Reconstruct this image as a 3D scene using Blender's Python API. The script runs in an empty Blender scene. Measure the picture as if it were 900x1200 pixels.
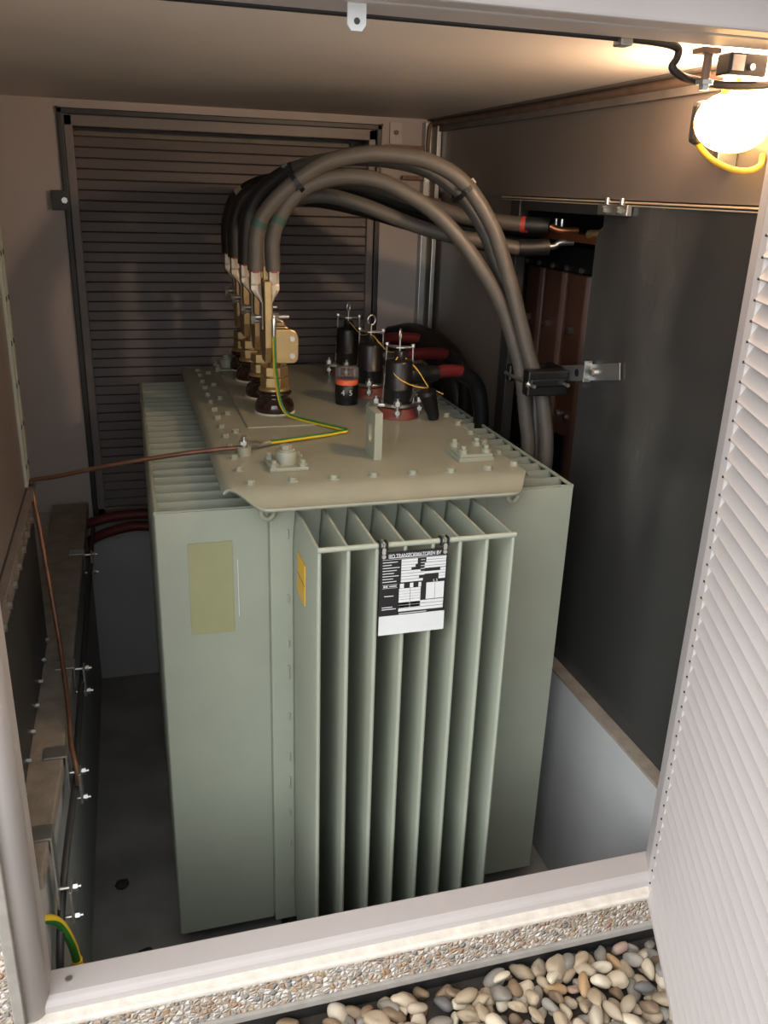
import bpy, math, random
from mathutils import Vector, Matrix, Euler

random.seed(7)
LAMP, SKY, EXPO = 34, 4.9, 0.1
S = bpy.context.scene
COL = S.collection
PI = math.pi

# ------------------------------------------------------------------ materials
def lin(c):
    return tuple(((v / 255) / 12.92 if v <= 10 else (((v / 255) + .055) / 1.055) ** 2.4) for v in c)

def mat(name, rgb, rough=.5, metal=0., noise=0., nscale=20., bump=0., bscale=60., rvar=0., spec=.5, coat=0., emit=None, estr=0., c2=None):
    """procedural principled material: colour with mild noise variation and optional bump"""
    m = bpy.data.materials.new(name); m.use_nodes = True
    nt = m.node_tree; b = nt.nodes['Principled BSDF']
    c = lin(rgb)
    b.inputs['Roughness'].default_value = rough
    b.inputs['Metallic'].default_value = metal
    b.inputs['Specular IOR Level'].default_value = spec
    b.inputs['Coat Weight'].default_value = coat
    tc = nt.nodes.new('ShaderNodeTexCoord')
    n = nt.nodes.new('ShaderNodeTexNoise'); n.inputs['Scale'].default_value = nscale; n.inputs['Detail'].default_value = 6
    nt.links.new(tc.outputs['Object'], n.inputs['Vector'])
    r = nt.nodes.new('ShaderNodeValToRGB')
    if c2 is None:
        lo = [max(0, v * (1 - noise)) for v in c]; hi = [min(1, v * (1 + noise)) for v in c]
    else:
        lo = c; hi = lin(c2)
    r.color_ramp.elements[0].position = .32; r.color_ramp.elements[0].color = (*lo, 1)
    r.color_ramp.elements[1].position = .68; r.color_ramp.elements[1].color = (*hi, 1)
    nt.links.new(n.outputs['Fac'], r.inputs['Fac']); nt.links.new(r.outputs['Color'], b.inputs['Base Color'])
    if rvar:
        mr = nt.nodes.new('ShaderNodeMapRange')
        mr.inputs['To Min'].default_value = max(0, rough - rvar); mr.inputs['To Max'].default_value = min(1, rough + rvar)
        nt.links.new(n.outputs['Fac'], mr.inputs['Value']); nt.links.new(mr.outputs['Result'], b.inputs['Roughness'])
    if bump:
        n2 = nt.nodes.new('ShaderNodeTexNoise'); n2.inputs['Scale'].default_value = bscale; n2.inputs['Detail'].default_value = 4
        nt.links.new(tc.outputs['Object'], n2.inputs['Vector'])
        bp = nt.nodes.new('ShaderNodeBump'); bp.inputs['Strength'].default_value = bump; bp.inputs['Distance'].default_value = .004
        nt.links.new(n2.outputs['Fac'], bp.inputs['Height']); nt.links.new(bp.outputs['Normal'], b.inputs['Normal'])
    if emit:
        b.inputs['Emission Color'].default_value = (*lin(emit), 1); b.inputs['Emission Strength'].default_value = estr
    return m

def aggregate_mat():
    """exposed aggregate concrete: little rounded pebbles in mortar"""
    m = bpy.data.materials.new('exposed_aggregate'); m.use_nodes = True
    nt = m.node_tree; b = nt.nodes['Principled BSDF']; b.inputs['Roughness'].default_value = .8
    tc = nt.nodes.new('ShaderNodeTexCoord')
    wn = nt.nodes.new('ShaderNodeTexNoise'); wn.inputs['Scale'].default_value = 70; wn.inputs['Detail'].default_value = 2
    nt.links.new(tc.outputs['Object'], wn.inputs['Vector'])
    mx = nt.nodes.new('ShaderNodeMix'); mx.data_type = 'RGBA'; mx.inputs[0].default_value = .006
    nt.links.new(tc.outputs['Object'], mx.inputs[6]); nt.links.new(wn.outputs['Color'], mx.inputs[7])
    v = nt.nodes.new('ShaderNodeTexVoronoi'); v.inputs['Scale'].default_value = 100
    v2 = nt.nodes.new('ShaderNodeTexVoronoi'); v2.inputs['Scale'].default_value = 100; v2.feature = 'DISTANCE_TO_EDGE'
    for q in (v, v2): nt.links.new(mx.outputs[2], q.inputs['Vector'])
    sep = nt.nodes.new('ShaderNodeSeparateColor'); nt.links.new(v.outputs['Color'], sep.inputs['Color'])
    r = nt.nodes.new('ShaderNodeValToRGB'); r.color_ramp.interpolation = 'CONSTANT'
    cols = [(0, (186, 172, 156)), (.16, (206, 196, 184)), (.34, (172, 152, 134)), (.46, (194, 186, 178)), (.62, (168, 136, 114)),
            (.72, (216, 209, 201)), (.84, (132, 130, 126)), (.93, (182, 148, 112))]
    e = r.color_ramp.elements
    e[0].position = 0; e[0].color = (*lin(cols[0][1]), 1); e[1].position = cols[1][0]; e[1].color = (*lin(cols[1][1]), 1)
    for p, c in cols[2:]:
        k = e.new(p); k.color = (*lin(c), 1)
    nt.links.new(sep.outputs['Red'], r.inputs['Fac'])
    edge = nt.nodes.new('ShaderNodeMapRange'); edge.inputs['From Max'].default_value = .10
    nt.links.new(v2.outputs['Distance'], edge.inputs['Value'])
    mc = nt.nodes.new('ShaderNodeMix'); mc.data_type = 'RGBA'; mc.inputs[6].default_value = (*lin((150, 140, 127)), 1)
    nt.links.new(edge.outputs['Result'], mc.inputs[0]); nt.links.new(r.outputs['Color'], mc.inputs[7])
    nt.links.new(mc.outputs[2], b.inputs['Base Color'])
    bp = nt.nodes.new('ShaderNodeBump'); bp.inputs['Strength'].default_value = 1; bp.inputs['Distance'].default_value = .004
    dm = nt.nodes.new('ShaderNodeMapRange'); dm.inputs['From Max'].default_value = .4; dm.interpolation_type = 'SMOOTHSTEP'
    nt.links.new(v2.outputs['Distance'], dm.inputs['Value'])
    nt.links.new(dm.outputs['Result'], bp.inputs['Height']); nt.links.new(bp.outputs['Normal'], b.inputs['Normal'])
    return m

def pebble_mat():
    m = bpy.data.materials.new('river_pebble'); m.use_nodes = True
    nt = m.node_tree; b = nt.nodes['Principled BSDF']; b.inputs['Roughness'].default_value = .6
    oi = nt.nodes.new('ShaderNodeObjectInfo')
    tc = nt.nodes.new('ShaderNodeTexCoord')
    n = nt.nodes.new('ShaderNodeTexNoise'); n.inputs['Scale'].default_value = 45; n.inputs['Detail'].default_value = 8
    nt.links.new(tc.outputs['Object'], n.inputs['Vector'])
    mr = nt.nodes.new('ShaderNodeMapRange'); mr.inputs['To Min'].default_value = .72; mr.inputs['To Max'].default_value = 1.25
    nt.links.new(n.outputs['Fac'], mr.inputs['Value'])
    mx = nt.nodes.new('ShaderNodeMix'); mx.data_type = 'RGBA'; mx.blend_type = 'MULTIPLY'; mx.inputs[0].default_value = 1
    nt.links.new(oi.outputs['Color'], mx.inputs[6]); nt.links.new(mr.outputs['Result'], mx.inputs[7])
    nt.links.new(mx.outputs[2], b.inputs['Base Color'])
    return m

def gravel_mat():
    m = bpy.data.materials.new('river_gravel'); m.use_nodes = True
    nt = m.node_tree; b = nt.nodes['Principled BSDF']; b.inputs['Roughness'].default_value = .65
    g = nt.nodes.new('ShaderNodeNewGeometry')
    r = nt.nodes.new('ShaderNodeValToRGB'); e = r.color_ramp.elements; r.color_ramp.interpolation = 'CONSTANT'
    cs = [(170, 152, 128), (140, 128, 112), (190, 172, 146), (205, 196, 180), (150, 122, 92), (128, 124, 118)]
    e[0].color = (*lin(cs[0]), 1); e[1].position = .2; e[1].color = (*lin(cs[1]), 1)
    for i, c in enumerate(cs[2:]):
        k = e.new(.36 + .16 * i); k.color = (*lin(c), 1)
    nt.links.new(g.outputs['Random Per Island'], r.inputs['Fac']); nt.links.new(r.outputs['Color'], b.inputs['Base Color'])
    return m

def stripe_mat():
    """green and yellow earth wire sleeve, stripes along the wire"""
    m = bpy.data.materials.new('green_yellow_sleeve'); m.use_nodes = True
    nt = m.node_tree; b = nt.nodes['Principled BSDF']; b.inputs['Roughness'].default_value = .4
    a = nt.nodes.new('ShaderNodeAttribute'); a.attribute_name = 'around'
    r = nt.nodes.new('ShaderNodeValToRGB'); r.color_ramp.interpolation = 'CONSTANT'; e = r.color_ramp.elements
    e[0].color = (*lin((226, 190, 40)), 1); e[1].position = .55; e[1].color = (*lin((48, 110, 42)), 1)
    nt.links.new(a.outputs['Fac'], r.inputs['Fac']); nt.links.new(r.outputs['Color'], b.inputs['Base Color'])
    return m

def smoky_mat():
    """tinted clear plastic sheet with dusty smears"""
    m = bpy.data.materials.new('smoky_sheet'); m.use_nodes = True
    nt = m.node_tree; b = nt.nodes['Principled BSDF']; out = nt.nodes['Material Output']
    b.inputs['Base Color'].default_value = (*lin((64, 64, 63)), 1); b.inputs['Roughness'].default_value = .2
    tc = nt.nodes.new('ShaderNodeTexCoord')
    mp = nt.nodes.new('ShaderNodeMapping'); mp.inputs['Scale'].default_value = (1, 1.6, .6); mp.inputs['Rotation'].default_value = (-.9, 0, 0)
    nt.links.new(tc.outputs['Object'], mp.inputs['Vector'])
    n = nt.nodes.new('ShaderNodeTexNoise'); n.inputs['Scale'].default_value = 2.2; n.inputs['Detail'].default_value = 4; n.inputs['Roughness'].default_value = .45
    nt.links.new(mp.outputs['Vector'], n.inputs['Vector'])
    r = nt.nodes.new('ShaderNodeValToRGB'); e = r.color_ramp.elements
    e[0].position = .5; e[0].color = (*lin((64, 64, 63)), 1); e[1].position = .9; e[1].color = (*lin((112, 110, 106)), 1)
    nt.links.new(n.outputs['Fac'], r.inputs['Fac']); nt.links.new(r.outputs['Color'], b.inputs['Base Color'])
    mr = nt.nodes.new('ShaderNodeMapRange'); mr.inputs['To Min'].default_value = .12; mr.inputs['To Max'].default_value = .34
    nt.links.new(n.outputs['Fac'], mr.inputs['Value']); nt.links.new(mr.outputs['Result'], b.inputs['Roughness'])
    t = nt.nodes.new('ShaderNodeBsdfTransparent'); t.inputs['Color'].default_value = (.42, .42, .43, 1)
    mx = nt.nodes.new('ShaderNodeMixShader'); mx.inputs[0].default_value = .7
    nt.links.new(t.outputs[0], mx.inputs[1]); nt.links.new(b.outputs[0], mx.inputs[2]); nt.links.new(mx.outputs[0], out.inputs['Surface'])
    return m

def clear_mat():
    m = bpy.data.materials.new('clear_cover'); m.use_nodes = True
    nt = m.node_tree; b = nt.nodes['Principled BSDF']; out = nt.nodes['Material Output']
    b.inputs['Base Color'].default_value = (.8, .8, .8, 1); b.inputs['Roughness'].default_value = .1
    t = nt.nodes.new('ShaderNodeBsdfTransparent'); t.inputs['Color'].default_value = (.9, .9, .9, 1)
    f = nt.nodes.new('ShaderNodeFresnel'); f.inputs['IOR'].default_value = 1.6
    mx = nt.nodes.new('ShaderNodeMixShader')
    nt.links.new(f.outputs[0], mx.inputs[0]); nt.links.new(t.outputs[0], mx.inputs[1]); nt.links.new(b.outputs[0], mx.inputs[2])
    nt.links.new(mx.outputs[0], out.inputs['Surface'])
    return m

M = dict(
    green=mat('grey_green_enamel', (151, 157, 142), .42, noise=.05, nscale=6, bump=.08, bscale=180),
    lid=mat('lid_enamel', (146, 148, 131), .45, noise=.08, nscale=5, bump=.06, bscale=200),
    white=mat('painted_steel', (181, 175, 173), .45, noise=.03, nscale=8),
    louver=mat('louver_paint', (194, 188, 186), .45, noise=.02, nscale=6),
    stile=mat('door_stile_paint', (172, 167, 167), .45, noise=.03),
    wallp=mat('back_wall_paint', (176, 167, 162), .6, noise=.05, nscale=3),
    ceil=mat('ceiling_panel', (224, 214, 204), .55, noise=.04, nscale=3),
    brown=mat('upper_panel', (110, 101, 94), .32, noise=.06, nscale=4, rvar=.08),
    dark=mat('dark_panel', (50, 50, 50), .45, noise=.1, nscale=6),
    rollers=mat('dark_louver', (92, 84, 82), .5, noise=.08, nscale=5),
    rframe=mat('back_door_frame', (120, 112, 108), .45, noise=.05),
    conc=mat('concrete', (150, 146, 138), .9, noise=.18, nscale=9, bump=.3, bscale=90),
    concw=mat('painted_concrete', (168, 170, 170), .8, noise=.07, nscale=5, bump=.15, bscale=70),
    floor=mat('concrete_floor', (140, 138, 134), .9, noise=.28, nscale=4, bump=.2, bscale=80),
    flange=mat('dull_flange', (108, 100, 93), .6, noise=.15, nscale=20),
    ledge=mat('dusty_ledge', (136, 127, 115), .95, noise=.18, nscale=22, bump=.5, bscale=120),
    mortar=mat('pale_concrete_edge', (214, 207, 196), .9, noise=.1, nscale=40, bump=.4, bscale=120),
    agg=aggregate_mat(), pebble=pebble_mat(), gravel=gravel_mat(),
    soil=mat('dark_soil', (58, 52, 46), .95, noise=.3, nscale=30, bump=.6, bscale=70),
    membrane=mat('black_membrane', (38, 37, 36), .6, noise=.3, nscale=25, bump=.3),
    rim=mat('grey_concrete_rim', (150, 145, 138), .9, noise=.12, nscale=30),
    lugm=mat('tinned_lug', (168, 156, 138), .4, .7, noise=.15, nscale=60),
    rail=mat('pale_rail', (206, 186, 156), .45, .2, noise=.05),
    galv=mat('galvanised_steel', (176, 178, 176), .35, .85, noise=.1, nscale=30),
    zinc=mat('zinc_bolt', (205, 205, 200), .28, .95, noise=.05),
    strip=mat('pale_flange', (150, 156, 144), .5, noise=.08, nscale=20),
    brass=mat('brass', (182, 156, 110), .38, .75, noise=.08, nscale=25),
    copper=mat('copper', (176, 112, 78), .35, .85, noise=.1, nscale=25),
    oldcu=mat('weathered_copper', (124, 90, 72), .5, .6, noise=.2, nscale=30),
    porcelain=mat('brown_porcelain', (40, 24, 20), .12, coat=.6, noise=.05),
    gasket=mat('pale_gasket', (190, 186, 176), .7),
    cable=mat('grey_black_cable', (80, 76, 70), .5, noise=.08, nscale=30),
    sleeve=mat('black_heat_shrink', (22, 22, 22), .5, noise=.1),
    black=mat('black_rubber', (20, 20, 21), .4, noise=.1),
    redc=mat('red_cable', (96, 30, 30), .5, noise=.1),
    redb=mat('terracotta_bushing', (112, 54, 46), .5, noise=.08),
    redmark=mat('red_tape', (160, 54, 44), .5),
    teal=mat('green_tape', (44, 76, 66), .6),
    whitetape=mat('pale_tape', (170, 160, 140), .6),
    orange=mat('orange_plastic', (224, 104, 62), .45),
    clear=clear_mat(),
    paper=mat('white_print', (206, 208, 208), .45, noise=.02),
    plateblk=mat('nameplate_black', (16, 16, 18), .3),
    yellow=mat('yellow_sticker', (206, 164, 44), .5, noise=.05),
    olive=mat('olive_patch', (148, 148, 110), .55, noise=.05, nscale=12),
    twine=mat('yellow_twine', (212, 170, 78), .7),
    gy=stripe_mat(), smoky=smoky_mat(),
    slab=mat('brown_casing', (98, 66, 54), .4, noise=.15, nscale=6),
    rust=mat('rusty_steel', (120, 98, 84), .6, .4, noise=.2, nscale=20),
    bulb=mat('lit_glass', (255, 225, 170), .4, emit=(255, 205, 130), estr=13),
)

# ------------------------------------------------------------------ mesh builder
class MB:
    def __init__(s): s.v = []; s.f = []; s.sm = []; s.at = []
    def add(s, vs, fs, smooth=False, at=None):
        o = len(s.v); s.v += [Vector(p) for p in vs]
        s.at += (at if at else [0.] * len(vs))
        for q in fs: s.f.append([i + o for i in q]); s.sm.append(smooth)
        return s
    def box(s, x0, x1, y0, y1, z0, z1):
        vs = [(x, y, z) for x in (x0, x1) for y in (y0, y1) for z in (z0, z1)]
        return s.add(vs, [(0, 1, 3, 2), (4, 6, 7, 5), (0, 4, 5, 1), (2, 3, 7, 6), (0, 2, 6, 4), (1, 5, 7, 3)])
    def bar(s, p0, p1, w, h, up=(0, 0, 1)):
        """rectangular bar from p0 to p1; w across, h along up"""
        p0, p1 = Vector(p0), Vector(p1); d = (p1 - p0).normalized(); u = Vector(up)
        a = d.cross(u).normalized(); b = a.cross(d).normalized()
        vs = [p + a * (w / 2 * i) + b * (h / 2 * j) for p in (p0, p1) for i, j in ((-1, -1), (1, -1), (1, 1), (-1, 1))]
        return s.add(vs, [(3, 2, 1, 0), (4, 5, 6, 7)] + [(i, (i + 1) % 4, 4 + (i + 1) % 4, 4 + i) for i in range(4)])
    def cyl(s, p0, p1, r0, r1=None, n=16, smooth=True, phase=0.):
        r1 = r0 if r1 is None else r1
        p0, p1 = Vector(p0), Vector(p1); d = (p1 - p0).normalized()
        a = d.orthogonal().normalized(); b = d.cross(a)
        ring = lambda p, r: [p + a * (r * math.cos(2 * PI * i / n + phase)) + b * (r * math.sin(2 * PI * i / n + phase)) for i in range(n)]
        o = ring(p0, r0) + ring(p1, r1)
        s.add(o, [(i, (i + 1) % n, n + (i + 1) % n, n + i) for i in range(n)], smooth)
        s.add(ring(p0, r0), [tuple(range(n))[::-1]]); s.add(ring(p1, r1), [tuple(range(n))])
        return s
    def hexn(s, p0, p1, r): return s.cyl(p0, p1, r, n=6, smooth=False)
    def lathe(s, prof, c=(0, 0, 0), axis='z', n=24):
        vs = []; k = len(prof)
        for r, z in prof:
            for i in range(n):
                a = 2 * PI * i / n; x, y = r * math.cos(a), r * math.sin(a)
                p = {'z': (x, y, z), 'x': (z, x, y), 'y': (y, z, x)}[axis]
                vs.append((c[0] + p[0], c[1] + p[1], c[2] + p[2]))
        fs = [(j * n + i, j * n + (i + 1) % n, (j + 1) * n + (i + 1) % n, (j + 1) * n + i) for j in range(k - 1) for i in range(n)]
        s.add(vs, fs, True)
        s.add(vs[:n], [tuple(range(n))[::-1]]); s.add(vs[-n:], [tuple(range(n))])
        return s
    def tube(s, pts, r, n=10, step=8, cap=True, ph=0.):
        P = spline(pts, step); m = len(P); vs = []; at = []
        d0 = (P[1] - P[0]).normalized(); a = d0.orthogonal().normalized()
        for i in range(m):
            d = (P[min(i + 1, m - 1)] - P[max(i - 1, 0)]).normalized()
            a = (a - d * a.dot(d)).normalized(); b = d.cross(a)
            rr = r(i / (m - 1)) if callable(r) else r
            for k in range(n):
                t = 2 * PI * k / n
                vs.append(P[i] + a * (rr * math.cos(t)) + b * (rr * math.sin(t))); at.append((k / n + ph) % 1)
        s.add(vs, [(j * n + i, j * n + (i + 1) % n, (j + 1) * n + (i + 1) % n, (j + 1) * n + i) for j in range(m - 1) for i in range(n)], True, at)
        if cap: s.add(vs[:n], [tuple(range(n))[::-1]]); s.add(vs[-n:], [tuple(range(n))])
        return s
    def prism(s, poly, t0, t1, f):
        """poly: 2-D outline; f(a, b, t) -> 3-D point"""
        n = len(poly)
        vs = [f(a, b, t0) for a, b in poly] + [f(a, b, t1) for a, b in poly]
        return s.add(vs, [tuple(range(n))[::-1], tuple(range(n, 2 * n))] + [(i, (i + 1) % n, n + (i + 1) % n, n + i) for i in range(n)])
    def sphere(s, c, r, n=14, m=8):
        rr = (r, r, r) if not isinstance(r, tuple) else r
        vs = []
        for j in range(m + 1):
            t = PI * j / m
            for i in range(n):
                p = 2 * PI * i / n
                vs.append((c[0] + rr[0] * math.sin(t) * math.cos(p), c[1] + rr[1] * math.sin(t) * math.sin(p), c[2] + rr[2] * math.cos(t)))
        return s.add(vs, [((j + 1) * n + i, (j + 1) * n + (i + 1) % n, j * n + (i + 1) % n, j * n + i) for j in range(m) for i in range(n)], True)
    def build(s, name, m, parent=None, bevel=0., origin=None, seg=2):
        me = bpy.data.meshes.new(name)
        og = Vector(origin) if origin is not None else Vector((0, 0, 0))
        me.from_pydata([p - og for p in s.v], [], s.f)
        me.polygons.foreach_set('use_smooth', s.sm)
        if any(s.at):
            a = me.attributes.new('around', 'FLOAT', 'POINT'); a.data.foreach_set('value', s.at)
        me.materials.append(m)
        import bmesh
        bm = bmesh.new(); bm.from_mesh(me); bmesh.ops.remove_doubles(bm, verts=bm.verts, dist=1e-6) if bevel else None
        bmesh.ops.recalc_face_normals(bm, faces=bm.faces); bm.to_mesh(me); bm.free()
        o = bpy.data.objects.new(name, me); COL.objects.link(o)
        o.location = og
        if parent is not None: o.parent = parent
        if bevel:
            b = o.modifiers.new('bevel', 'BEVEL'); b.width = bevel; b.segments = seg; b.limit_method = 'ANGLE'; b.angle_limit = .6
        return o

def spline(pts, step=8):
    P = [Vector(p) for p in pts]
    if len(P) < 3 or step < 2: return P
    P = [P[0] * 2 - P[1]] + P + [P[-1] * 2 - P[-2]]; out = []
    for i in range(1, len(P) - 2):
        p0, p1, p2, p3 = P[i - 1:i + 3]
        for k in range(step):
            t = k / step
            out.append(.5 * ((2 * p1) + (p2 - p0) * t + (2 * p0 - 5 * p1 + 4 * p2 - p3) * t * t + (3 * p1 - p0 - 3 * p2 + p3) * t ** 3))
    out.append(P[-2]); return out

def tag(o, label, cat, group=None):
    o['label'] = label; o['category'] = cat
    if group: o['group'] = group
    return o
def thing(name, label, cat, loc=(0, 0, 0), group=None):
    o = bpy.data.objects.new(name, None); COL.objects.link(o); o.location = loc; o.empty_display_size = .05
    return tag(o, label, cat, group)
def part(mb, name, m, root, bevel=0., label=None):
    """a part modelled in world coordinates, stored relative to its thing"""
    base = root
    off = Vector((0, 0, 0))
    while base is not None: off += base.location; base = base.parent
    for i, p in enumerate(mb.v): mb.v[i] = p - off
    o = mb.build(name, m, root, bevel)
    if label: o['label'] = label
    return o
def solo(mb, name, m, label, cat, origin, group=None, bevel=0.):
    return tag(mb.build(name, m, None, bevel, origin), label, cat, group)
def struct(mb, name, m, bevel=0., parent=None):
    o = mb.build(name, m, parent, bevel)
    if parent is None: o['kind'] = 'structure'
    return o
def text_mesh(txt, size, m, mtx, name, root, width=None, bold=0.):
    """flat lettering; width fixes the printed length"""
    cu = bpy.data.curves.new('t', 'FONT'); cu.body = txt; cu.size = size; cu.extrude = .0003; cu.offset = bold
    t = bpy.data.objects.new('t', cu); COL.objects.link(t)
    me = bpy.data.meshes.new_from_object(t.evaluated_get(bpy.context.evaluated_depsgraph_get()))
    bpy.data.objects.remove(t)
    if width:
        w = max(v.co.x for v in me.vertices) - min(v.co.x for v in me.vertices)
        me.transform(Matrix.Diagonal((width / w, 1, 1, 1)))
    me.transform(mtx); me.materials.clear(); me.materials.append(m)
    o = bpy.data.objects.new(name, me); COL.objects.link(o); o.parent = root
    off = Vector((0, 0, 0)); b = root
    while b is not None: off += b.location; b = b.parent
    me.transform(Matrix.Translation(-off))
    return o

# ------------------------------------------------------------------ the setting
BY = 3.146          # back wall
CZ = 2.07           # ceiling
XR = .60            # right wall
struct(MB().box(-1.1, .62, 1.18, 3.3, -.06, 0), 'floor', M['floor'])
struct(MB().box(-1.1, 1.2, 1.245, 3.3, CZ, CZ + .06), 'ceiling', M['ceil'])
# back wall: white sheet around the louvred back door, concrete below
DX0, DX1, DZ0, DZ1 = -.668, .396, .67, 2.045
struct(MB().box(-1.1, DX0, BY, BY + .05, .66, CZ).box(DX1, 1.1, BY, BY + .05, .66, CZ).box(DX0, DX1, BY, BY + .05, DZ1, CZ),
       'wall_back', M['wallp'])
struct(MB().box(-1.1, .7, BY - .03, BY + .2, 0, .655), 'wall_back_lower', M['concw'])

def louver(mb, z0, z1, pitch, depth, f0, f1, fn, rise=.80, slot=.007):
    """saw-tooth slats; fn(along, depth, z)"""
    n = int((z1 - z0) / pitch)
    for i in range(n):
        z = z0 + i * pitch
        q = z + pitch
        poly = [(depth + .009, z - .0005), (.0012, z - .0005), (0, z + .0012), (0, z + .0022), (depth - .001, z + pitch * rise - .001), (depth, z + pitch * rise + .001), (depth, q - .0045), (depth + slot, q - .0045), (depth + .009, q - .0005)]
        mb.prism(poly, f0, f1, lambda a, b, t: fn(t, a, b))
    return mb

dr = louver(MB(), DZ0 + .03, DZ1 - .055, .0325, .0045, DX0 + .035, DX1 - .035, lambda t, a, b: (t, BY + .012 + a, b), .85, .0012).build('door_2', M['rollers'])
dr['kind'] = 'structure'
struct(MB().box(DX0, DX0 + .018, BY - .012, BY + .05, DZ0, DZ1).box(DX1 - .018, DX1, BY - .012, BY + .05, DZ0, DZ1)
       .box(DX0, DX1, BY - .012, BY + .05, DZ1 - .018, DZ1), 'door_frame', M['dark'], .003, dr)
struct(MB().box(DX0 + .018, DX0 + .045, BY - .002, BY + .05, DZ0, DZ1 - .018).box(DX1 - .045, DX1 - .018, BY - .002, BY + .05, DZ0, DZ1 - .018)
       .box(DX0 + .018, DX1 - .018, BY - .002, BY + .05, DZ1 - .052, DZ1 - .018).box(DX0 + .018, DX1 - .018, BY - .002, BY + .05, DZ0, DZ0 + .03), 'door_leaf_rim', M['rframe'], .003, dr)

# left side: outer wall of the niche, near partition of bolted sheets, ledge and trench wall
struct(MB().box(-1.1, -1.05, 2.0, 3.2, .0, CZ), 'wall_left', M['wallp'])
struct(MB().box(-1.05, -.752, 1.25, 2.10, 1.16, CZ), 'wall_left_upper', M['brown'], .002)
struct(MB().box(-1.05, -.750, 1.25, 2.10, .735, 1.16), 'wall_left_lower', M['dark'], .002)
lw = MB()
plan = [(-.716, 1.256), (-.696, 1.55), (-.690, BY), (-1.1, BY), (-1.1, 1.256)]
lw.prism(plan, 0, .70, lambda a, b, t: (a, b, t))
struct(lw, 'wall_left_trench', M['concw'], .004)
plan = [(-.702, 1.256), (-.686, 1.55), (-.680, BY - .03), (-.80, BY - .03), (-.80, 1.256)]
struct(MB().prism(plan, .70, .735, lambda a, b, t: (a, b, t)), 'trim_ledge_left', M['ledge'], .003)

# right side: upper panel, back panel, concrete plinth with ledge
struct(MB().box(XR, XR + .03, 1.25, BY, 1.832, CZ).box(XR + .01, XR + .03, 2.45, BY, .6, 1.832), 'wall_right', M['brown'])
rw = MB().box(.566, 1.2, 1.245, BY, 0, .603)
struct(rw, 'wall_right_lower', M['concw'], .004)
struct(MB().box(.5655, .62, 1.25, BY, .603, .611), 'trim_ledge', M['ledge'])
# dark compartment behind the opening
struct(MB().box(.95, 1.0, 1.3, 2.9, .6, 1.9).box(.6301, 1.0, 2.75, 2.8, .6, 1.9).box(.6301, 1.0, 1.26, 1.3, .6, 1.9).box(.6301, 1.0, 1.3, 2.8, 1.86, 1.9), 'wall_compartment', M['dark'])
# black frame bars of the opening
struct(MB().box(.60, .632, 2.40, 2.46, .611, 1.832).box(.605, .632, 1.3, 2.40, 1.795, 1.830), 'trim_opening', M['dark'], .002)

struct(MB().box(.588, .5995, 1.26, BY, 2.030, 2.069).box(.560, .5995, 1.26, BY, 2.066, 2.0695), 'trim_angle', M['flange'], .001)
# doorway frame: sill, jambs, head
sill = MB()
prof = [(1.25, .47), (1.25, .527), (1.198, .525), (1.188, .520), (1.184, .512), (1.184, .498), (1.2, .47)]
sill.prism(prof, -.745, .60, lambda a, b, t: (t, a, b))
sl_ = struct(sill, 'trim_sill', M['white'], .003)
struct(MB().cyl((-.677, 1.222, .524), (-.677, 1.222, .5285), .006, n=14), 'sill_screw', M['galv'], 0, sl_)
jl = MB()
jp = [(-.708, 1.25), (-.708, 1.205)] + [(-.733 + .025 * math.cos(a), 1.205 - .030 * math.sin(a)) for a in [PI / 2 * k / 8 for k in range(1, 9)]] + [(-.748, 1.176), (-.752, 1.18), (-.752, 1.25)]
jl.prism(jp, .47, 2.06, lambda a, b, t: (a, b, t))
jl.sm = [False, False] + [1 <= k <= 9 for k in range(len(jp))]
struct(jl, 'trim_jamb_left', M['white'])
struct(MB().box(.535, .60, 1.19, 1.25, .5, 2.06), 'trim_jamb_right', M['white'], .003)
struct(MB().box(-.76, .75, 1.185, 1.268, 2.056, 2.16).box(-.76, .75, 1.135, 1.178, 2.056, 2.16).box(-.76, .75, 1.15, 1.25, 2.066, 2.16), 'trim_head', M['white'], .004)

# facade of exposed aggregate concrete, pale mortar edge, grey rim, roof slab
struct(MB().box(-2.2, -.7605, 1.166, 1.25, .405, 2.14).box(-.752, .60, 1.166, 1.245, .42, .488).box(.60, 1.6, 1.166, 1.25, .405, 2.14), 'wall_front', M['agg'])
mo = MB()
mo.prism([(1.1645, .4915), (1.168, .495), (1.1845, .499), (1.19, .499), (1.19, .470), (1.170, .470), (1.1645, .4870)], -.75, .61, lambda a, b, t: (t, a, b))
struct(mo, 'trim_mortar', M['mortar'])
struct(MB().box(-.762, -.7445, 1.1635, 1.249, .402, 2.055), 'trim_reveal', M['rim'], .002)
struct(MB().box(-2.2, 1.6, 1.160, 1.25, .402, .421), 'trim_rim', M['rim'], .004)
struct(MB().box(-2.2, 1.6, 1.168, 1.25, -.06, .402), 'wall_front_base', M['membrane'])
struct(MB().box(-2.2, 1.6, .98, 3.4, 2.14, 2.28), 'ceiling_roof_slab', M['mortar'])
struct(MB().box(-2.2, -1.1, 1.25, 3.4, -.06, 2.14), 'wall_left_outer', M['conc'])
struct(MB().box(1.2, 1.6, 1.25, 3.4, -.06, 2.14), 'wall_right_outer', M['conc'])
struct(MB().box(-1.1, 1.2, 3.35, 3.42, -.06, 2.14), 'wall_back_outer', M['conc'])

# ground outside
struct(MB().box(-6, 6, -8, 1.168, .27, .370), 'floor_ground', M['soil'])
struct(MB().box(-6, 6, -8, .25, .371, .402), 'floor_paving', M['conc'])

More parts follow.
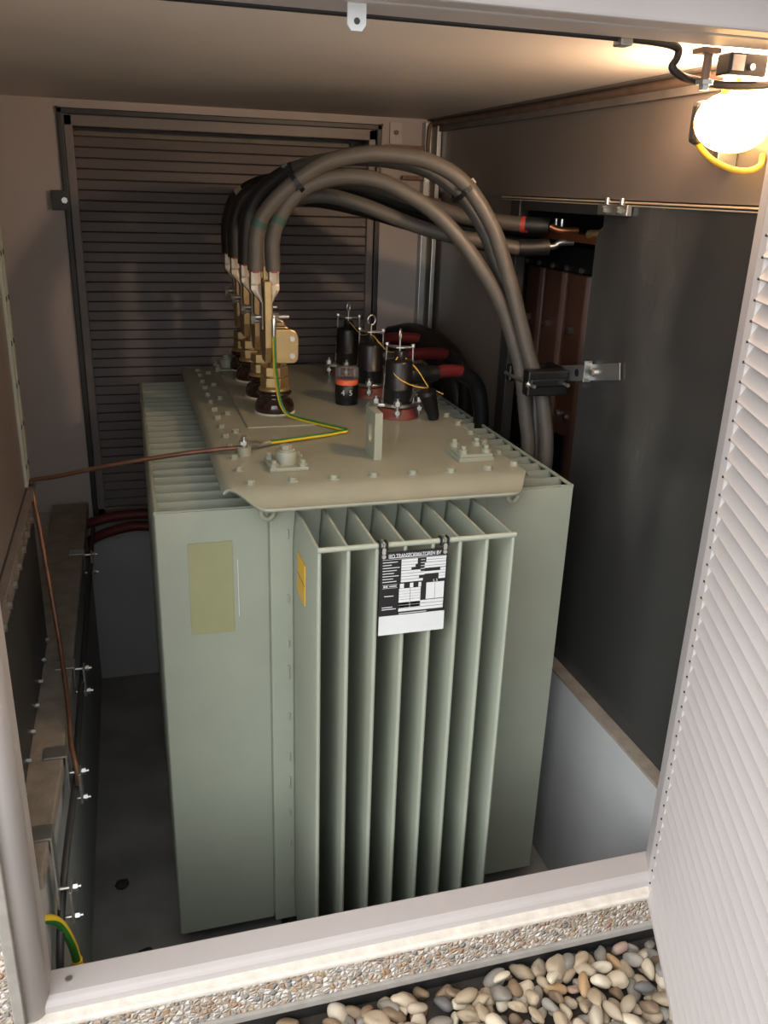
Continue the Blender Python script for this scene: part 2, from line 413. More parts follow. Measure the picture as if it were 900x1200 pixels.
# ------------------------------------------------------------------ open louvred door leaf (right)
H = Vector((.487, 1.25, 0)); D = Vector((-.395, -.919, 0)).normalized(); U = Vector((.919, -.395, 0)).normalized()
def leaf(t, u, z):
    p = H + D * t + U * u; return (p.x, p.y, z)
LZ0, LZ1, LW = .478, 2.045, 1.12
lv = louver(MB(), LZ0 + .012, LZ1 - .06, .0325, .0115, .088, LW - .06, leaf).build('door_1', M['louver'])
lv['kind'] = 'structure'
st = MB()
st.prism([(0, .035), (0, .012), (.012, .002), (.052, .002), (.056, .006), (.056, .035)], LZ0, LZ1, leaf)
struct(st, 'door_stile', M['stile'], .0015, lv)
st = MB(); st.prism([(.0565, .035), (.0565, .004), (.060, 0), (.087, .003), (.090, .012), (.090, .035)], LZ0, LZ1, leaf)
st.prism([(LW - .06, .035), (LW - .06, 0), (LW, 0), (LW, .035)], LZ0, LZ1, leaf)
struct(st, 'door_rim', M['louver'], .0015, lv)
bt = MB(); bt.prism([(.09, .036), (.09, -.001), (LW - .06, -.001), (LW - .06, .036)], LZ0, LZ0 + .012, leaf)
bt.prism([(.09, .036), (.09, -.001), (LW - .06, -.001), (LW - .06, .036)], LZ1 - .06, LZ1, leaf)
struct(bt, 'door_rail', M['louver'], .001, lv)
pn = MB()
for i in range(int((LZ1 - .06 - LZ0 - .012) / .0325)):
    z = LZ0 + .012 + i * .0325
    pn.cyl(leaf(.0895, .001, z + .001), leaf(.0895, -.0022, z + .001), .0022, n=8)
struct(pn, 'slat_pin', M['dark'], 0, lv)

# ------------------------------------------------------------------ transformer
T = thing('transformer', 'large grey-green oil transformer with cooling fins standing in the concrete pit', 'transformer', (0, 1.7, 0))
ZT, ZB = 1.208, .083
XO = .475           # outer edge of side fins
XI = .243           # tank half width
TY0, TY1 = 1.668, 2.95
part(MB().box(-XI, XI, TY0, TY1, .10, 1.235), 'tank', M['green'], T, .004)
part(MB().box(-XI - .04, XI + .04, TY0 - .006, TY1 + .006, 1.226, 1.250), 'tank_rim', M['green'], T, .002)
for x in (-.16, .16):
    part(MB().box(x - .04, x + .04, TY0 + .05, TY1 - .05, 0, .10).box(x - .055, x + .055, TY0 + .05, TY1 - .05, 0, .012), 'skid_rail', M['dark'], T, .002)

def fin(mb, L, f, full=.0078, tip=.0042, pin=.0026):
    """pressed hollow fin of length L: pinched flat at top and foot, swollen between; f(along, across, z)"""
    al = [0, .02, .06, L * .5, L - .03, L - .010, L - .002, L]
    def ring(k):
        w = [pin + (full - pin) * k, pin + (full - pin) * k, pin + (full - pin) * k, pin + (full * .95 - pin) * k, pin + (full * .8 - pin) * k, pin + (tip * 1.05 - pin) * k, tip * .8, tip * .25]
        return [(a, b) for a, b in zip(al, w)] + [(a, -b) for a, b in list(zip(al, w))[::-1]]
    lev = [(ZB, 0), (ZB + .015, .15), (ZB + .05, .8), (ZB + .08, 1), (ZT - .10, 1), (ZT - .06, .8), (ZT - .02, .15), (ZT - .002, 0)]
    vs = []
    for z, k in lev: vs += [f(a, b, z) for a, b in ring(k)]
    n = len(al) * 2
    fs = [(j * n + i, j * n + (i + 1) % n, (j + 1) * n + (i + 1) % n, (j + 1) * n + i) for j in range(len(lev) - 1) for i in range(n)]
    mb.add(vs, fs, True); mb.add(vs[:n], [tuple(range(n))]); mb.add(vs[-n:], [tuple(range(n))])
    return mb
def fin_side(sgn, y):
    return fin(MB(), XO - XI, lambda a, b, t: (sgn * (XI + a), y + b, t))
nf = 23; pitch = (2.945 - 1.705) / (nf - 1)
for sgn in (-1, 1):
    for i in range(nf):
        y = 1.705 + i * pitch
        m = fin_side(sgn, y)
        if i == 0:  # end fin: a full flat face with pressed seam at the foot
            m.box(min(sgn * XI, sgn * (XO - .003)), max(sgn * XI, sgn * (XO - .003)), y - .0085, y, ZB + .004, ZT - .004)
        part(m, 'cooling_fin', M['green'], T)
    for z in (ZT - .004, ZB + .006):
        part(MB().tube([(sgn * (XO - .004), 1.70, z), (sgn * (XO - .004), 2.948, z)], .0046, 8, 1), 'fin_bar', M['green'], T)
FX = [-.1865 + .0561 * i for i in range(8)]
FY = 1.437
for x in FX:
    m = fin(MB(), TY0 - FY, lambda a, b, t: (x + b, TY0 - a, t), .0085, .0046)
    part(m, 'cooling_fin', M['green'], T)
part(MB().tube([(FX[0] - .004, FY + .003, ZT - .001), (FX[-1] + .004, FY + .003, ZT - .001)], .0055, 10, 1), 'fin_bar', M['green'], T)
# weld tabs on the front tank corner
wt = MB()
for z, h in ((1.14, .022), (.99, .02), (.88, .018), (.80, .035), (.69, .02), (.58, .02), (.50, .034), (.42, .018), (.33, .018), (.21, .018)):
    wt.box(-.208, -.203, TY0 - .004, TY0 + .002, z, z + h)
part(wt, 'weld_tab', M['green'], T, .002)

# lid: flat plate with rounded corners, front and back lips curling down
def lid_mesh():
    m = MB(); x0, x1, zt = -.337, .354, 1.257
    nx, ny = 60, 100
    def smooth(t): t = max(0., min(1., t)); return t * t * (3 - 2 * t)
    def inset(x):   # the lips are narrower than the plate and curl in at the corners
        return .088 * max(1 - smooth((x - x0) / .085), 1 - smooth((x1 - x) / .075))
    grid = []
    for j in range(ny + 1):
        s_ = .5 - .5 * math.cos(PI * j / ny)
        for i in range(nx + 1):
            u = .5 - .5 * math.cos(PI * i / nx); x = x0 + (x1 - x0) * u
            k = inset(x); ya, yb = 1.597 + k, 3.018 - k
            y = ya + (yb - ya) * s_
            t = max((1.692 - y) / .092, (y - (3.018 - .095)) / .092, 0)
            side = max(0, 1 - min(x - x0, x1 - x) / .020)
            grid.append((x, y, zt - .021 * smooth(t) ** 1.25 - .013 * side * side))
    k = nx + 1
    m.add(grid, [(j * k + i, j * k + i + 1, (j + 1) * k + i + 1, (j + 1) * k + i) for j in range(ny) for i in range(nx)], True)
    return m
lid = part(lid_mesh(), 'lid', M['lid'], T)
sd = lid.modifiers.new('thick', 'SOLIDIFY'); sd.thickness = .007; sd.offset = -1
ZL = 1.257

def lid_bolt(x, y, s=1.):
    m = MB().cyl((x, y, ZL), (x, y, ZL + .0025), .0115 * s, n=14).hexn((x, y, ZL + .0025), (x, y, ZL + .010), .0095 * s)
    part(m, 'lid_bolt', M['lid'], T)
for i in range(7): lid_bolt(-.276 + .0885 * i, 1.700)
for i in range(14): lid_bolt(.328, 1.70 + .0905 * (i + .55) - .03)
for i in range(13):
    lid_bolt(-.288, 1.79 + .09 * i, .85)
    if i % 2: lid_bolt(-.258, 1.83 + .09 * i, .85)
# raised seats: pad by the low voltage bushings and pockets
def pocket(x, y):
    p = part(MB().box(x - .043, x + .043, y - .043, y + .043, ZL, ZL + .009), 'thermometer_pocket', M['lid'], T, .002)
    part(MB().lathe([(.0235, ZL + .009), (.0235, ZL + .033), (.0215, ZL + .036)], (x, y, 0)).cyl((x, y, ZL + .036), (x, y, ZL + .040), .018, n=20)
         .hexn((x, y, ZL + .040), (x, y, ZL + .049), .013), 'pocket_plug', M['lid'], p)
    for a, b in ((-1, -1), (1, -1), (1, 1), (-1, 1)):
        part(MB().hexn((x + a * .032, y + b * .032, ZL + .009), (x + a * .032, y + b * .032, ZL + .017), .010)
             .cyl((x + a * .032, y + b * .032, ZL + .017), (x + a * .032, y + b * .032, ZL + .024), .006, n=10), 'pocket_bolt', M['lid'], p)
pocket(-.183, 1.806); pocket(-.19, 2.885)
x, y = .2515, 1.803
fl = part(MB().box(x - .043, x + .043, y - .045, y + .045, ZL, ZL + .010), 'blind_flange', M['lid'], T, .0015)
part(MB().box(x - .040, x + .040, y - .042, y + .042, ZL + .010, ZL + .017), 'flange_cover', M['lid'], fl, .0015)
for a, b in ((-1, -1), (1, -1), (1, 1), (-1, 1)):
    part(MB().hexn((x + a * .028, y + b * .030, ZL + .017), (x + a * .028, y + b * .030, ZL + .027), .0105)
         .cyl((x + a * .028, y + b * .030, ZL + .027), (x + a * .028, y + b * .030, ZL + .036), .0058, n=10), 'flange_bolt', M['lid'], fl)
# lifting lug with a slotted eye
def lug_plate(y, x):
    m = MB(); N = 20
    w, h = .078, .110
    outer = [(-w / 2, 0), (w / 2, 0), (w / 2, h * .93), (w / 2 - .012, h), (-w / 2, h)]
    hole = [(.0135 * math.cos(a), .056 + (.010 if math.sin(a) > 0 else -.010) + .0135 * math.sin(a)) for a in [2 * PI * (k + .5) / N for k in range(N)]]
    # bridge the outline to the hole: ring of quads between resampled outline and hole
    def ray_out(a):
        c, s_ = math.cos(a), math.sin(a); best = 9
        for (x0, z0), (x1, z1) in zip(outer, outer[1:] + outer[:1]):
            z0_, z1_ = z0 - .056, z1 - .056
            d = c * (z1_ - z0_) - s_ * (x1 - x0)
            if abs(d) < 1e-9: continue
            t = (x0 * (z1_ - z0_) - z0_ * (x1 - x0)) / d; q = (x0 * s_ - z0_ * c) / d
            if t > 0 and -1e-6 <= q <= 1 + 1e-6: best = min(best, t)
        return (best * c, .056 + best * s_)
    angs = sorted([2 * PI * (k + .5) / 40 for k in range(40)] + [math.atan2(z - .056, a) % (2 * PI) for a, z in outer])
    O = [ray_out(a) for a in angs]
    I = [(.0135 * math.cos(a), .056 + (.010 if math.sin(a) > 0 else -.010) + .0135 * math.sin(a)) for a in angs]
    n = len(angs); yo = .009
    # plate stands across x-y diagonal: thin in x
    F = lambda a, b, t: (x + t, y + a, ZL - .001 + b)
    vs = [F(*p, -yo) for p in O] + [F(*p, -yo) for p in I] + [F(*p, yo) for p in O] + [F(*p, yo) for p in I]
    fs = []
    for k in range(n):
        l = (k + 1) % n
        fs += [(k, l, n + l, n + k), (2 * n + k, 3 * n + k, 3 * n + l, 2 * n + l), (k, 2 * n + k, 2 * n + l, l), (n + k, n + l, 3 * n + l, 3 * n + k)]
    m.add(vs, fs)
    part(m, 'lifting_lug', M['lid'], T)
lug_plate(1.852, .030)
lug_plate(2.92, .0)
# rolled hook under the lid corners
for x in (-.262, .285):
    part(MB().tube([(x, 1.662, 1.232), (x, 1.648, 1.222), (x, 1.646, 1.205), (x + .012, 1.648, 1.196), (x + .024, 1.65, 1.203), (x + .026, 1.655, 1.216)], .006, 8, 4), 'lashing_hook', M['lid'], T)
# raised pads under the bushings and stickers
part(MB().box(-.225, -.045, 2.13, 2.96, ZL - .001, ZL + .004), 'bushing_pad', M['lid'], T, .003)
part(MB().box(-.411, -.319, 1.6945, 1.697, .921, 1.134), 'sticker_patch', M['olive'], T, 0, 'flat olive patch where a plate has been painted over')
part(MB().box(-.3090, -.3075, 1.6945, 1.697, .955, 1.09), 'paint_line', M['paper'], T)
ys = MB()
ys.prism([(1.607, 1.135), (1.533, 1.135), (1.533, 1.046), (1.607, 1.046)], -.1962, -.1940, lambda a, b, t: (t, a, b))
ysk = part(ys, 'warning_sticker', M['yellow'], T, 0, 'yellow sticker on the side of the outermost front fin')
part(MB().box(-.1966, -.1960, 1.533, 1.607, 1.0895, 1.0915), 'sticker_line', M['plateblk'], ysk)
# earth bolt near the left lid edge
eb = part(MB().cyl((-.262, 1.905, ZL), (-.262, 1.905, ZL + .020), .016, n=16), 'earth_boss', M['lid'], T)
part(MB().hexn((-.262, 1.905, ZL + .026), (-.262, 1.905, ZL + .034), .013).cyl((-.262, 1.905, ZL + .020), (-.262, 1.905, ZL + .045), .006, n=10), 'earth_bolt', M['zinc'], eb)

# low voltage bushings with brass flags
BX = -.130
BYS = (2.28, 2.47, 2.70, 2.87)
FZ0, FZ1 = 1.425, 1.608
for y in BYS:
    b = part(MB().lathe([(.049, 1.261), (.053, 1.268), (.053, 1.282), (.047, 1.296), (.039, 1.302), (.039, 1.308), (.046, 1.312), (.046, 1.318), (.034, 1.322)], (BX, y, 0), n=32),
             'low_voltage_bushing', M['porcelain'], T, 0, 'glossy dark brown porcelain insulator')
    part(MB().lathe([(.055, ZL + .003), (.055, ZL + .007), (.05, ZL + .009)], (BX, y, 0), n=32), 'gasket', M['gasket'], b)
    part(MB().lathe([(.042, 1.322), (.042, 1.328), (.037, 1.333)], (BX, y, 0), n=28).hexn((BX, y, 1.333), (BX, y, 1.358), .038)
         .cyl((BX, y, 1.358), (BX, y, 1.362), .030, n=24).hexn((BX, y, 1.362), (BX, y, 1.386), .037), 'brass_nut', M['brass'], b, .0015)
    part(MB().cyl((BX, y, 1.386), (BX, y, 1.47), .0165, n=20), 'stud', M['brass'], b)
    for k, (ya, yb2, xs) in enumerate(((y - .034, y - .012, 0), (y + .012, y + .034, -.006))):
        cb = part(MB().prism([(-.140, 1.398), (-.080, 1.398), (-.072, 1.406), (-.070, 1.42), (-.070, 1.466), (-.076, 1.480), (-.090, 1.487), (-.140, 1.487)], ya, yb2,
                         lambda a, c, t: (a + xs, t, c)), 'clamp_block', M['brass'], b, .0025)
    part(MB().hexn((-.0875, y - .040, 1.463), (-.0875, y - .034, 1.463), .0075).hexn((-.0875, y - .040, 1.418), (-.0875, y - .034, 1.418), .0075), 'clamp_bolt', M['zinc'], b)
    part(MB().prism([(y - .038, FZ1), (y - .038, 1.44), (y - .026, 1.40), (y + .026, 1.40), (y + .06, 1.45), (y + .06, FZ1)], -.158, -.1405, lambda a, c, t: (t, a, c)), 'flag_bar', M['brass'], b, .0015)
    part(MB().hexn((-.190, y, 1.515), (-.178, y, 1.515), .011).cyl((-.178, y, 1.515), (-.090, y, 1.515), .0062, n=12).hexn((-.128, y, 1.515), (-.117, y, 1.515), .0115)
         .cyl((-.133, y, 1.515), (-.128, y, 1.515), .014, n=16), 'flag_bolt', M['zinc'], b)
    part(MB().hexn((-.185, y + .035, 1.50), (-.174, y + .035, 1.50), .010).cyl((-.174, y + .035, 1.50), (-.105, y + .035, 1.50), .0055, n=10), 'flag_bolt', M['zinc'], b)
    part(MB().box(-.154, -.145, y + .008, y + .022, FZ1 - .002, FZ1 + .035), 'flag_tip', M['brass'], b, .002)

# tap changer under a clear cover with an orange ring
tx, ty = .091, 2.36
tp = part(MB().lathe([(.032, ZL), (.032, ZL + .014), (.0335, ZL + .016), (.0335, ZL + .056), (.031, ZL + .058)], (tx, ty, 0), n=32), 'tap_changer', M['black'], T, 0, 'black numbered tap changer knob')
part(MB().lathe([(.0325, ZL + .0575), (.033, ZL + .066), (.031, ZL + .072), (.02, ZL + .074)], (tx, ty, 0), n=32), 'knob_ring', M['orange'], tp)
part(MB().lathe([(.0335, ZL + .074), (.0335, ZL + .100), (.0325, ZL + .103), (.008, ZL + .104)], (tx, ty, 0), n=32), 'clear_cover', M['clear'], tp)
va = math.atan2(0 - ty, -.5 - tx)  # the digits lie round the knob on the front side
for ch, da in (('4', -.30), ('5', .36)):
    a = va + da
    n_ = Vector((math.cos(a), math.sin(a), 0)); xa = Vector((-math.sin(a), math.cos(a), 0)); up = Vector((0, 0, 1))
    R3 = Matrix((( xa.x, up.x, n_.x), (xa.y, up.y, n_.y), (xa.z, up.z, n_.z))).to_4x4()
    pos = Vector((tx, ty, ZL + .030)) + n_ * .0336 - xa * .006
    text_mesh(ch, .022, M['paper'], Matrix.Translation(pos) @ R3, 'digit', tp)

# high voltage bushing sockets
HV = ((.195, 2.20), (.187, 2.46), (.190, 2.75))
for hx, hy in HV:
    part(MB().lathe([(.058, ZL), (.058, ZL + .006), (.052, ZL + .010), (.050, ZL + .024), (.046, ZL + .027)], (hx, hy, 0), n=32), 'high_voltage_socket', M['redb'], T, 0, 'terracotta red socket ring')

# ------------------------------------------------------------------ plug connectors on the high voltage side
hvl = ('black plug-in cable connector with wire hook nearest the front, right of the lifting lug',
       'black plug-in cable connector with wire hook, middle of the three on the lid',
       'black plug-in cable connector with wire hook farthest back on the lid')
for k, (hx, hy) in enumerate(HV):
    e = thing('cable_connector', hvl[k], 'cable connector', (hx, hy, ZL + .027), 'plug-in connectors on the transformer lid')
    z0 = ZL + .027
    part(MB().lathe([(.0385, z0), (.0385, z0 + .046), (.0395, z0 + .048), (.0395, z0 + .053), (.0375, z0 + .055), (.037, z0 + .120), (.034, z0 + .128), (.016, z0 + .130),
                     (.015, z0 + .148), (.013, z0 + .150)], (hx, hy, 0), n=28), 'connector_body', M['black'], e)
    part(MB().lathe([(.027, 0), (.029, .05), (.024, .055), (.023, .08), (.020, .095)], (hx + .02, hy + .01, z0 + .085), 'x', 20), 'connector_elbow', M['black'], e)
    # two-eared clamp ring with bolts
    rg = MB()
    n = 28
    prof = []
    for i in range(n):
        a = 2 * PI * i / n
        rr = .046 + .028 * max(0, math.cos(2 * (a))) ** 6 * 1.0
        prof.append((hx + rr * math.cos(a) * 1.0, hy + rr * math.sin(a)))
    rg.prism(prof, z0 + .003, z0 + .012, lambda a, b, t: (a, b, t))
    part(rg, 'clamp_ring', M['zinc'], e, .002)
    for a in (0, PI, 1.9, 4.4):
        rr = .062 if a in (0, PI) else .05
        bx, by = hx + rr * math.cos(a), hy + rr * math.sin(a)
        part(MB().cyl((bx, by, ZL), (bx, by, z0 + .032), .0058, n=10).hexn((bx, by, z0 + .012), (bx, by, z0 + .024), .0115)
             .hexn((bx, by, z0 - .012), (bx, by, z0 - .002), .0115), 'clamp_bolt', M['zinc'], e)
    # wire bail over the cap
    ty2 = z0 + .158
    part(MB().prism([(hx - .030, hy + .030), (hx - .024, hy + .040), (hx + .012, hy + .012), (hx + .040, hy + .006), (hx + .040, hy - .008), (hx + .008, hy - .012), (hx - .012, hy - .008)], ty2, ty2 + .004, lambda a, b, t: (a, b, t)), 'bail_plate', M['zinc'], e, .001)
    for sx, sy in ((-.026, .034), (.036, -.002)):
        part(MB().tube([(hx + sx, hy + sy, ty2 + .010), (hx + sx * 1.06, hy + sy * 1.1, z0 + .08), (hx + sx * 1.22, hy + sy * 1.25, z0 + .012)], .0024, 8, 4).hexn((hx + sx, hy + sy, ty2 + .004), (hx + sx, hy + sy, ty2 + .010), .006), 'bail_rod', M['zinc'], e)
    ring = [(hx, hy, z0 + .135), (hx, hy, ty2 + .022)]
    tilt = (.35, .9, .5)[k]
    for i in range(0, 11):
        a = -PI / 2 + 2 * PI * i / 11.5
        ring.append((hx + .013 * math.cos(a) * tilt, hy + .013 * math.cos(a) * (1 - tilt), ty2 + .036 + .014 * math.sin(a)))
    part(MB().tube(ring, .0026, 8, 4), 'hook_eye', M['zinc'], e)
    # red cable leaving sideways behind the connector, then a black sleeve going down
    x1 = hx + .12; zc = z0 + .085; ex = (0, .06, .07)[k]
    path = [(x1 - .02, hy + .01, zc), (x1 + .03 + ex * .5, hy + .03, zc + .002), (x1 + .08 + ex, hy + .05, zc - .008), (x1 + .125 + ex, hy + .06, zc - .04), (x1 + .15 + ex, hy + .065, zc - .10), (x1 + .16 + ex, hy + .07, zc - .2), (x1 + .16 + ex, hy + .07, zc - .5), (x1 + .15 + ex, hy + .07, zc - 1.0)]
    part(MB().tube(path, .018, 12, 6), 'cable', M['redc'], e)
    part(MB().tube([(x1 + .072 + ex, hy + .047, zc - .0055)] + path[3:7], .0235, 12, 6), 'cable_sleeve', M['black'], e)

# spare rubber cap lying by the front connector
cp = MB(); c0, c1 = Vector((.268, 2.135, ZL + .004)), Vector((.256, 2.125, ZL + .078))
cp.cyl(c0 + Vector((.008, 0, .012)), c1 + Vector((-.004, 0, 0)), .016, .024, 20).cyl(c1 + Vector((-.004, 0, -.004)), c1 + Vector((-.006, 0, .006)), .026, .025, 20)
cp.cyl(c0 + Vector((.009, 0, .0)), c0 + Vector((.008, 0, .014)), .014, .016, 20)
cp.tube([c1 + Vector((-.02, 0, 0)), c1 + Vector((-.04, -.004, .004)), c1 + Vector((-.055, -.01, -.02))], .004, 8, 4)
solo(cp, 'rubber_cap', M['black'], 'tapered black rubber cap leaning beside the front connector on the lid', 'cap', (.262, 2.13, ZL))
# yellow twine strung between the hooks
zz = ZL + .165
tw = MB().tube([(.190, 2.75, zz + .012), (.20, 2.62, zz - .012), (.188, 2.462, zz + .014), (.20, 2.33, zz - .012), (.195, 2.205, zz + .008), (.17, 2.18, zz - .03), (.185, 2.165, zz - .055), (.225, 2.16, zz - .075), (.275, 2.16, zz - .085), (.31, 2.16, zz - .10)], .0017, 6, 8)
tw.tube([(.195, 2.205, zz + .006), (.235, 2.18, zz - .03), (.268, 2.165, zz - .08)], .0017, 6, 6)
solo(tw, 'twine', M['twine'], 'thin yellow twine strung from hook to hook above the black connectors', 'string', (.19, 2.2, zz))

# ------------------------------------------------------------------ nameplate hanging from the front fin bar
N = thing('nameplate', 'black and white maker nameplate hung on the front fin bar', 'nameplate', (-.003, FY - .008, 1.11))
NX0, NX1, NZ1, NZ0, NY = -.0705, .0645, 1.196, 1.020, FY - .0075
def npl(x0, x1, z0, z1, m, name, d, root=N):
    """rectangle on the plate in fractions (x from left, z from top)"""
    w, h = NX1 - NX0, NZ1 - NZ0
    return part(MB().box(NX0 + x0 * w, NX0 + x1 * w, NY - d, NY - d + .0006, NZ1 - z1 * h, NZ1 - z0 * h), name, m, root)
plate = part(MB().box(NX0, NX1, NY, NY + .0022, NZ0, NZ1), 'plate', M['plateblk'], N, .0006)
npl(.0, 1.0, .765, 1.0, M['paper'], 'blank_label', .0007)
white = MB(); W_, H_ = NX1 - NX0, NZ1 - NZ0
def wbox(x0, x1, z0, z1): white.box(NX0 + x0 * W_, NX0 + x1 * W_, NY - .0006, NY, NZ1 - z1 * H_, NZ1 - z0 * H_)
rows = [(.31, .55, .095, .125), (.31, .55, .130, .160), (.31, .52, .165, .195), (.31, .46, .200, .225), (.31, .60, .232, .262), (.31, .66, .268, .298), (.31, .58, .304, .334), (.31, .64, .340, .368),
        (.68, .98, .095, .120), (.68, .98, .126, .151), (.66, .98, .158, .190), (.66, .98, .196, .220), (.90, .98, .228, .258), (.66, .98, .262, .290), (.88, .98, .296, .326), (.88, .98, .330, .36)]
for r_ in rows: wbox(*r_)
for i in range(7): wbox(.29, .455, .445 + .034 * i, .445 + .034 * i + .030); wbox(.462, .615, .445 + .034 * i, .445 + .034 * i + .030)
wbox(.70, .83, .40, .60); wbox(.836, .97, .40, .60)
wbox(.30, .36, .385, .44); wbox(.45, .50, .385, .44); wbox(.58, .62, .385, .44)
for i in range(3): wbox(.29, .97, .69 + .0 * i - .04 * (2 - i), .69 - .04 * (2 - i) + .034)
part(white, 'print_field', M['paper'], N)
tl = MB()
def tline(x0, x1, z, h=.008): tl.box(NX0 + x0 * W_, NX0 + x1 * W_, NY - .0006, NY, NZ1 - (z + h) * H_, NZ1 - z * H_)
for i, l in enumerate((.22, .13, .25, .21, .17, .24, .16, .21)): tline(.035, .035 + l, .115 + .033 * i)
tline(.03, .98, .086, .003); tline(.04, .26, .385, .003); tline(.04, .26, .425, .003); tline(.14, .25, .402, .010); tline(.055, .08, .396, .02); tline(.09, .115, .396, .02)
part(tl, 'print_line', M['paper'], N); tl = MB()
tline(.07, .21, .52); part(tl, 'print_line', M['paper'], N); tl = MB()
tline(.04, .20, .655); tline(.04, .25, .680); part(tl, 'print_line', M['paper'], N); tl = MB()
tline(.30, .72, .745, .008); part(tl, 'print_line', M['paper'], N); tl = MB()
tline(.13, .70, .066, .006)
for i in range(5): tline(.60, .66, .115 + .035 * i, .006)
part(tl, 'print_line', M['paper'], N)
text_mesh('IEO TRANSFORMATOREN BV', .0112, M['paper'], Matrix.Translation((NX0 + .0155, NY - .0004, NZ1 - .0122)) @ Euler((PI / 2, 0, 0)).to_matrix().to_4x4(), 'lettering', N, .105, .00008)
text_mesh('L S', .0075, M['paper'], Matrix.Translation((NX0 + .80 * W_, NY - .0004, NZ1 - .392 * H_)) @ Euler((PI / 2, 0, 0)).to_matrix().to_4x4(), 'lettering', N)
for fx in (.045, .955):
    x = NX0 + fx * W_
    part(MB().cyl((x, NY - .0022, NZ1 - .008), (x, NY + .001, NZ1 - .008), .0042, n=12), 'rivet', M['zinc'], N)
    t_ = MB()
    for i in range(12):
        a0, a1 = 2 * PI * i / 12, 2 * PI * (i + 1) / 12
        t_.bar((x, FY + .003 + .0075 * math.cos(a0), 1.207 + .0075 * math.sin(a0)), (x, FY + .003 + .0075 * math.cos(a1), 1.207 + .0075 * math.sin(a1)), .009, .0022, (1, 0, 0))
    t_.box(x - .0035, x + .0035, NY - .002, NY + .0005, 1.193, 1.205)
    part(t_, 'fixing_strap', M['zinc'], N)
    part(MB().box(x - .009, x - .005, FY - .006, FY + .011, 1.199, 1.2155).box(x + .005, x + .009, FY - .006, FY + .011, 1.199, 1.2155), 'strap_cuff', M['plateblk'], N, .001)

# ------------------------------------------------------------------ low voltage cables
def lug(root, x_b, x_p, y, sgn):
    """crimped cable lug: barrel, flared neck, palm bolted to the flag"""
    m = MB()
    sec = [(1.630, x_b, .0145, .0150), (1.600, x_b, .0145, .0150), (1.596, x_b, .0155, .0165), (1.585, x_b, .0150, .018), (1.562, (x_b * .3 + x_p * .7), .0065, .020), (1.552, x_p, .0035, .021), (1.485, x_p, .0032, .021)]
    vs = []
    for z, xc, hx, hy in sec:
        for k in range(12):
            a = 2 * PI * (k + .5) / 12
            cx, cy = math.cos(a), math.sin(a)
            q = max(abs(cx), abs(cy)) ** .6
            vs.append((xc + hx * cx / q, y + hy * cy / q, z))
    fs = [(j * 12 + i, j * 12 + (i + 1) % 12, (j + 1) * 12 + (i + 1) % 12, (j + 1) * 12 + i) for j in range(len(sec) - 1) for i in range(12)] + [tuple(range(12)), tuple(range(72, 84))]
    m.add(vs, fs)
    part(m, 'cable_lug', M['lugm'], root, .001)
    part(MB().cyl((x_b, y, 1.627), (x_b, y, 1.634), .0165, n=16), 'cut_end', M['redmark'], root, 0, 'thin red ring at the lug mouth')
def cable(name, label, pts, m, r=.0205, lugy=None, side=None, group='thick cables from the brass terminals', tape=None):
    c = thing(name, label, 'cable', pts[0], group)
    part(MB().tube(pts, r, 14, 8), 'cable_sheath', m, c)
    if lugy is not None:
        lug(c, *((-.176, -.1613) if side < 0 else (-.129, -.1373)), lugy, side)
    for (i, mt) in (tape or []):
        P = spline(pts, 8); j = int(i * (len(P) - 1)); a, b = P[j - 1], P[j + 1]
        part(MB().tube([a, P[j], b], r + .0012, 14, 2), 'marker_tape', mt, c)
    return c
cA = [(-.176, 2.28, 1.632), (-.170, 2.278, 1.73), (-.139, 2.268, 1.786), (-.089, 2.251, 1.837), (-.01, 2.224, 1.891), (.069, 2.197, 1.913), (.14, 2.173, 1.917), (.235, 2.141, 1.903), (.316, 2.113, 1.857),
      (.384, 2.09, 1.766), (.425, 2.076, 1.669), (.468, 2.061, 1.544), (.507, 2.048, 1.425), (.533, 2.039, 1.37), (.553, 2.028, 1.279), (.562, 2.015, 1.161), (.545, 2.00, .9), (.53, 2.0, .5)]
cB = [(-.129, 2.282, 1.632), (-.130, 2.279, 1.71), (-.108, 2.27, 1.772), (-.067, 2.257, 1.824), (-.006, 2.237, 1.854), (.066, 2.213, 1.864), (.146, 2.187, 1.849), (.245, 2.154, 1.795), (.314, 2.131, 1.732),
      (.367, 2.114, 1.666), (.425, 2.095, 1.579), (.470, 2.085, 1.476), (.498, 2.077, 1.387), (.518, 2.07, 1.273), (.530, 2.06, 1.166), (.52, 2.05, .9), (.51, 2.04, .5)]
cA2 = [(-.176, 2.47, 1.632), (-.168, 2.468, 1.74), (-.146, 2.462, 1.795), (-.115, 2.447, 1.835), (-.049, 2.41, 1.879), (.063, 2.35, 1.908), (.175, 2.29, 1.907), (.269, 2.24, 1.884), (.345, 2.198, 1.828), (.398, 2.168, 1.752),
       (.440, 2.145, 1.650), (.486, 2.118, 1.52), (.528, 2.100, 1.42), (.548, 2.09, 1.36), (.553, 2.08, 1.25), (.556, 2.07, 1.1), (.55, 2.06, .8), (.54, 2.05, .5)]
cC = [(-.129, 2.472, 1.632), (-.128, 2.472, 1.71), (-.100, 2.462, 1.77), (-.044, 2.439, 1.803), (.033, 2.416, 1.816), (.131, 2.388, 1.796), (.257, 2.351, 1.752), (.347, 2.324, 1.728), (.437, 2.298, 1.714), (.551, 2.264, 1.697), (.625, 2.245, 1.704)]
cD = [(-.129, 2.702, 1.632), (-.128, 2.699, 1.73), (-.095, 2.675, 1.795), (.002, 2.617, 1.842), (.158, 2.532, 1.85), (.324, 2.442, 1.804), (.41, 2.394, 1.776), (.461, 2.367, 1.767), (.566, 2.309, 1.758), (.632, 2.27, 1.757)]
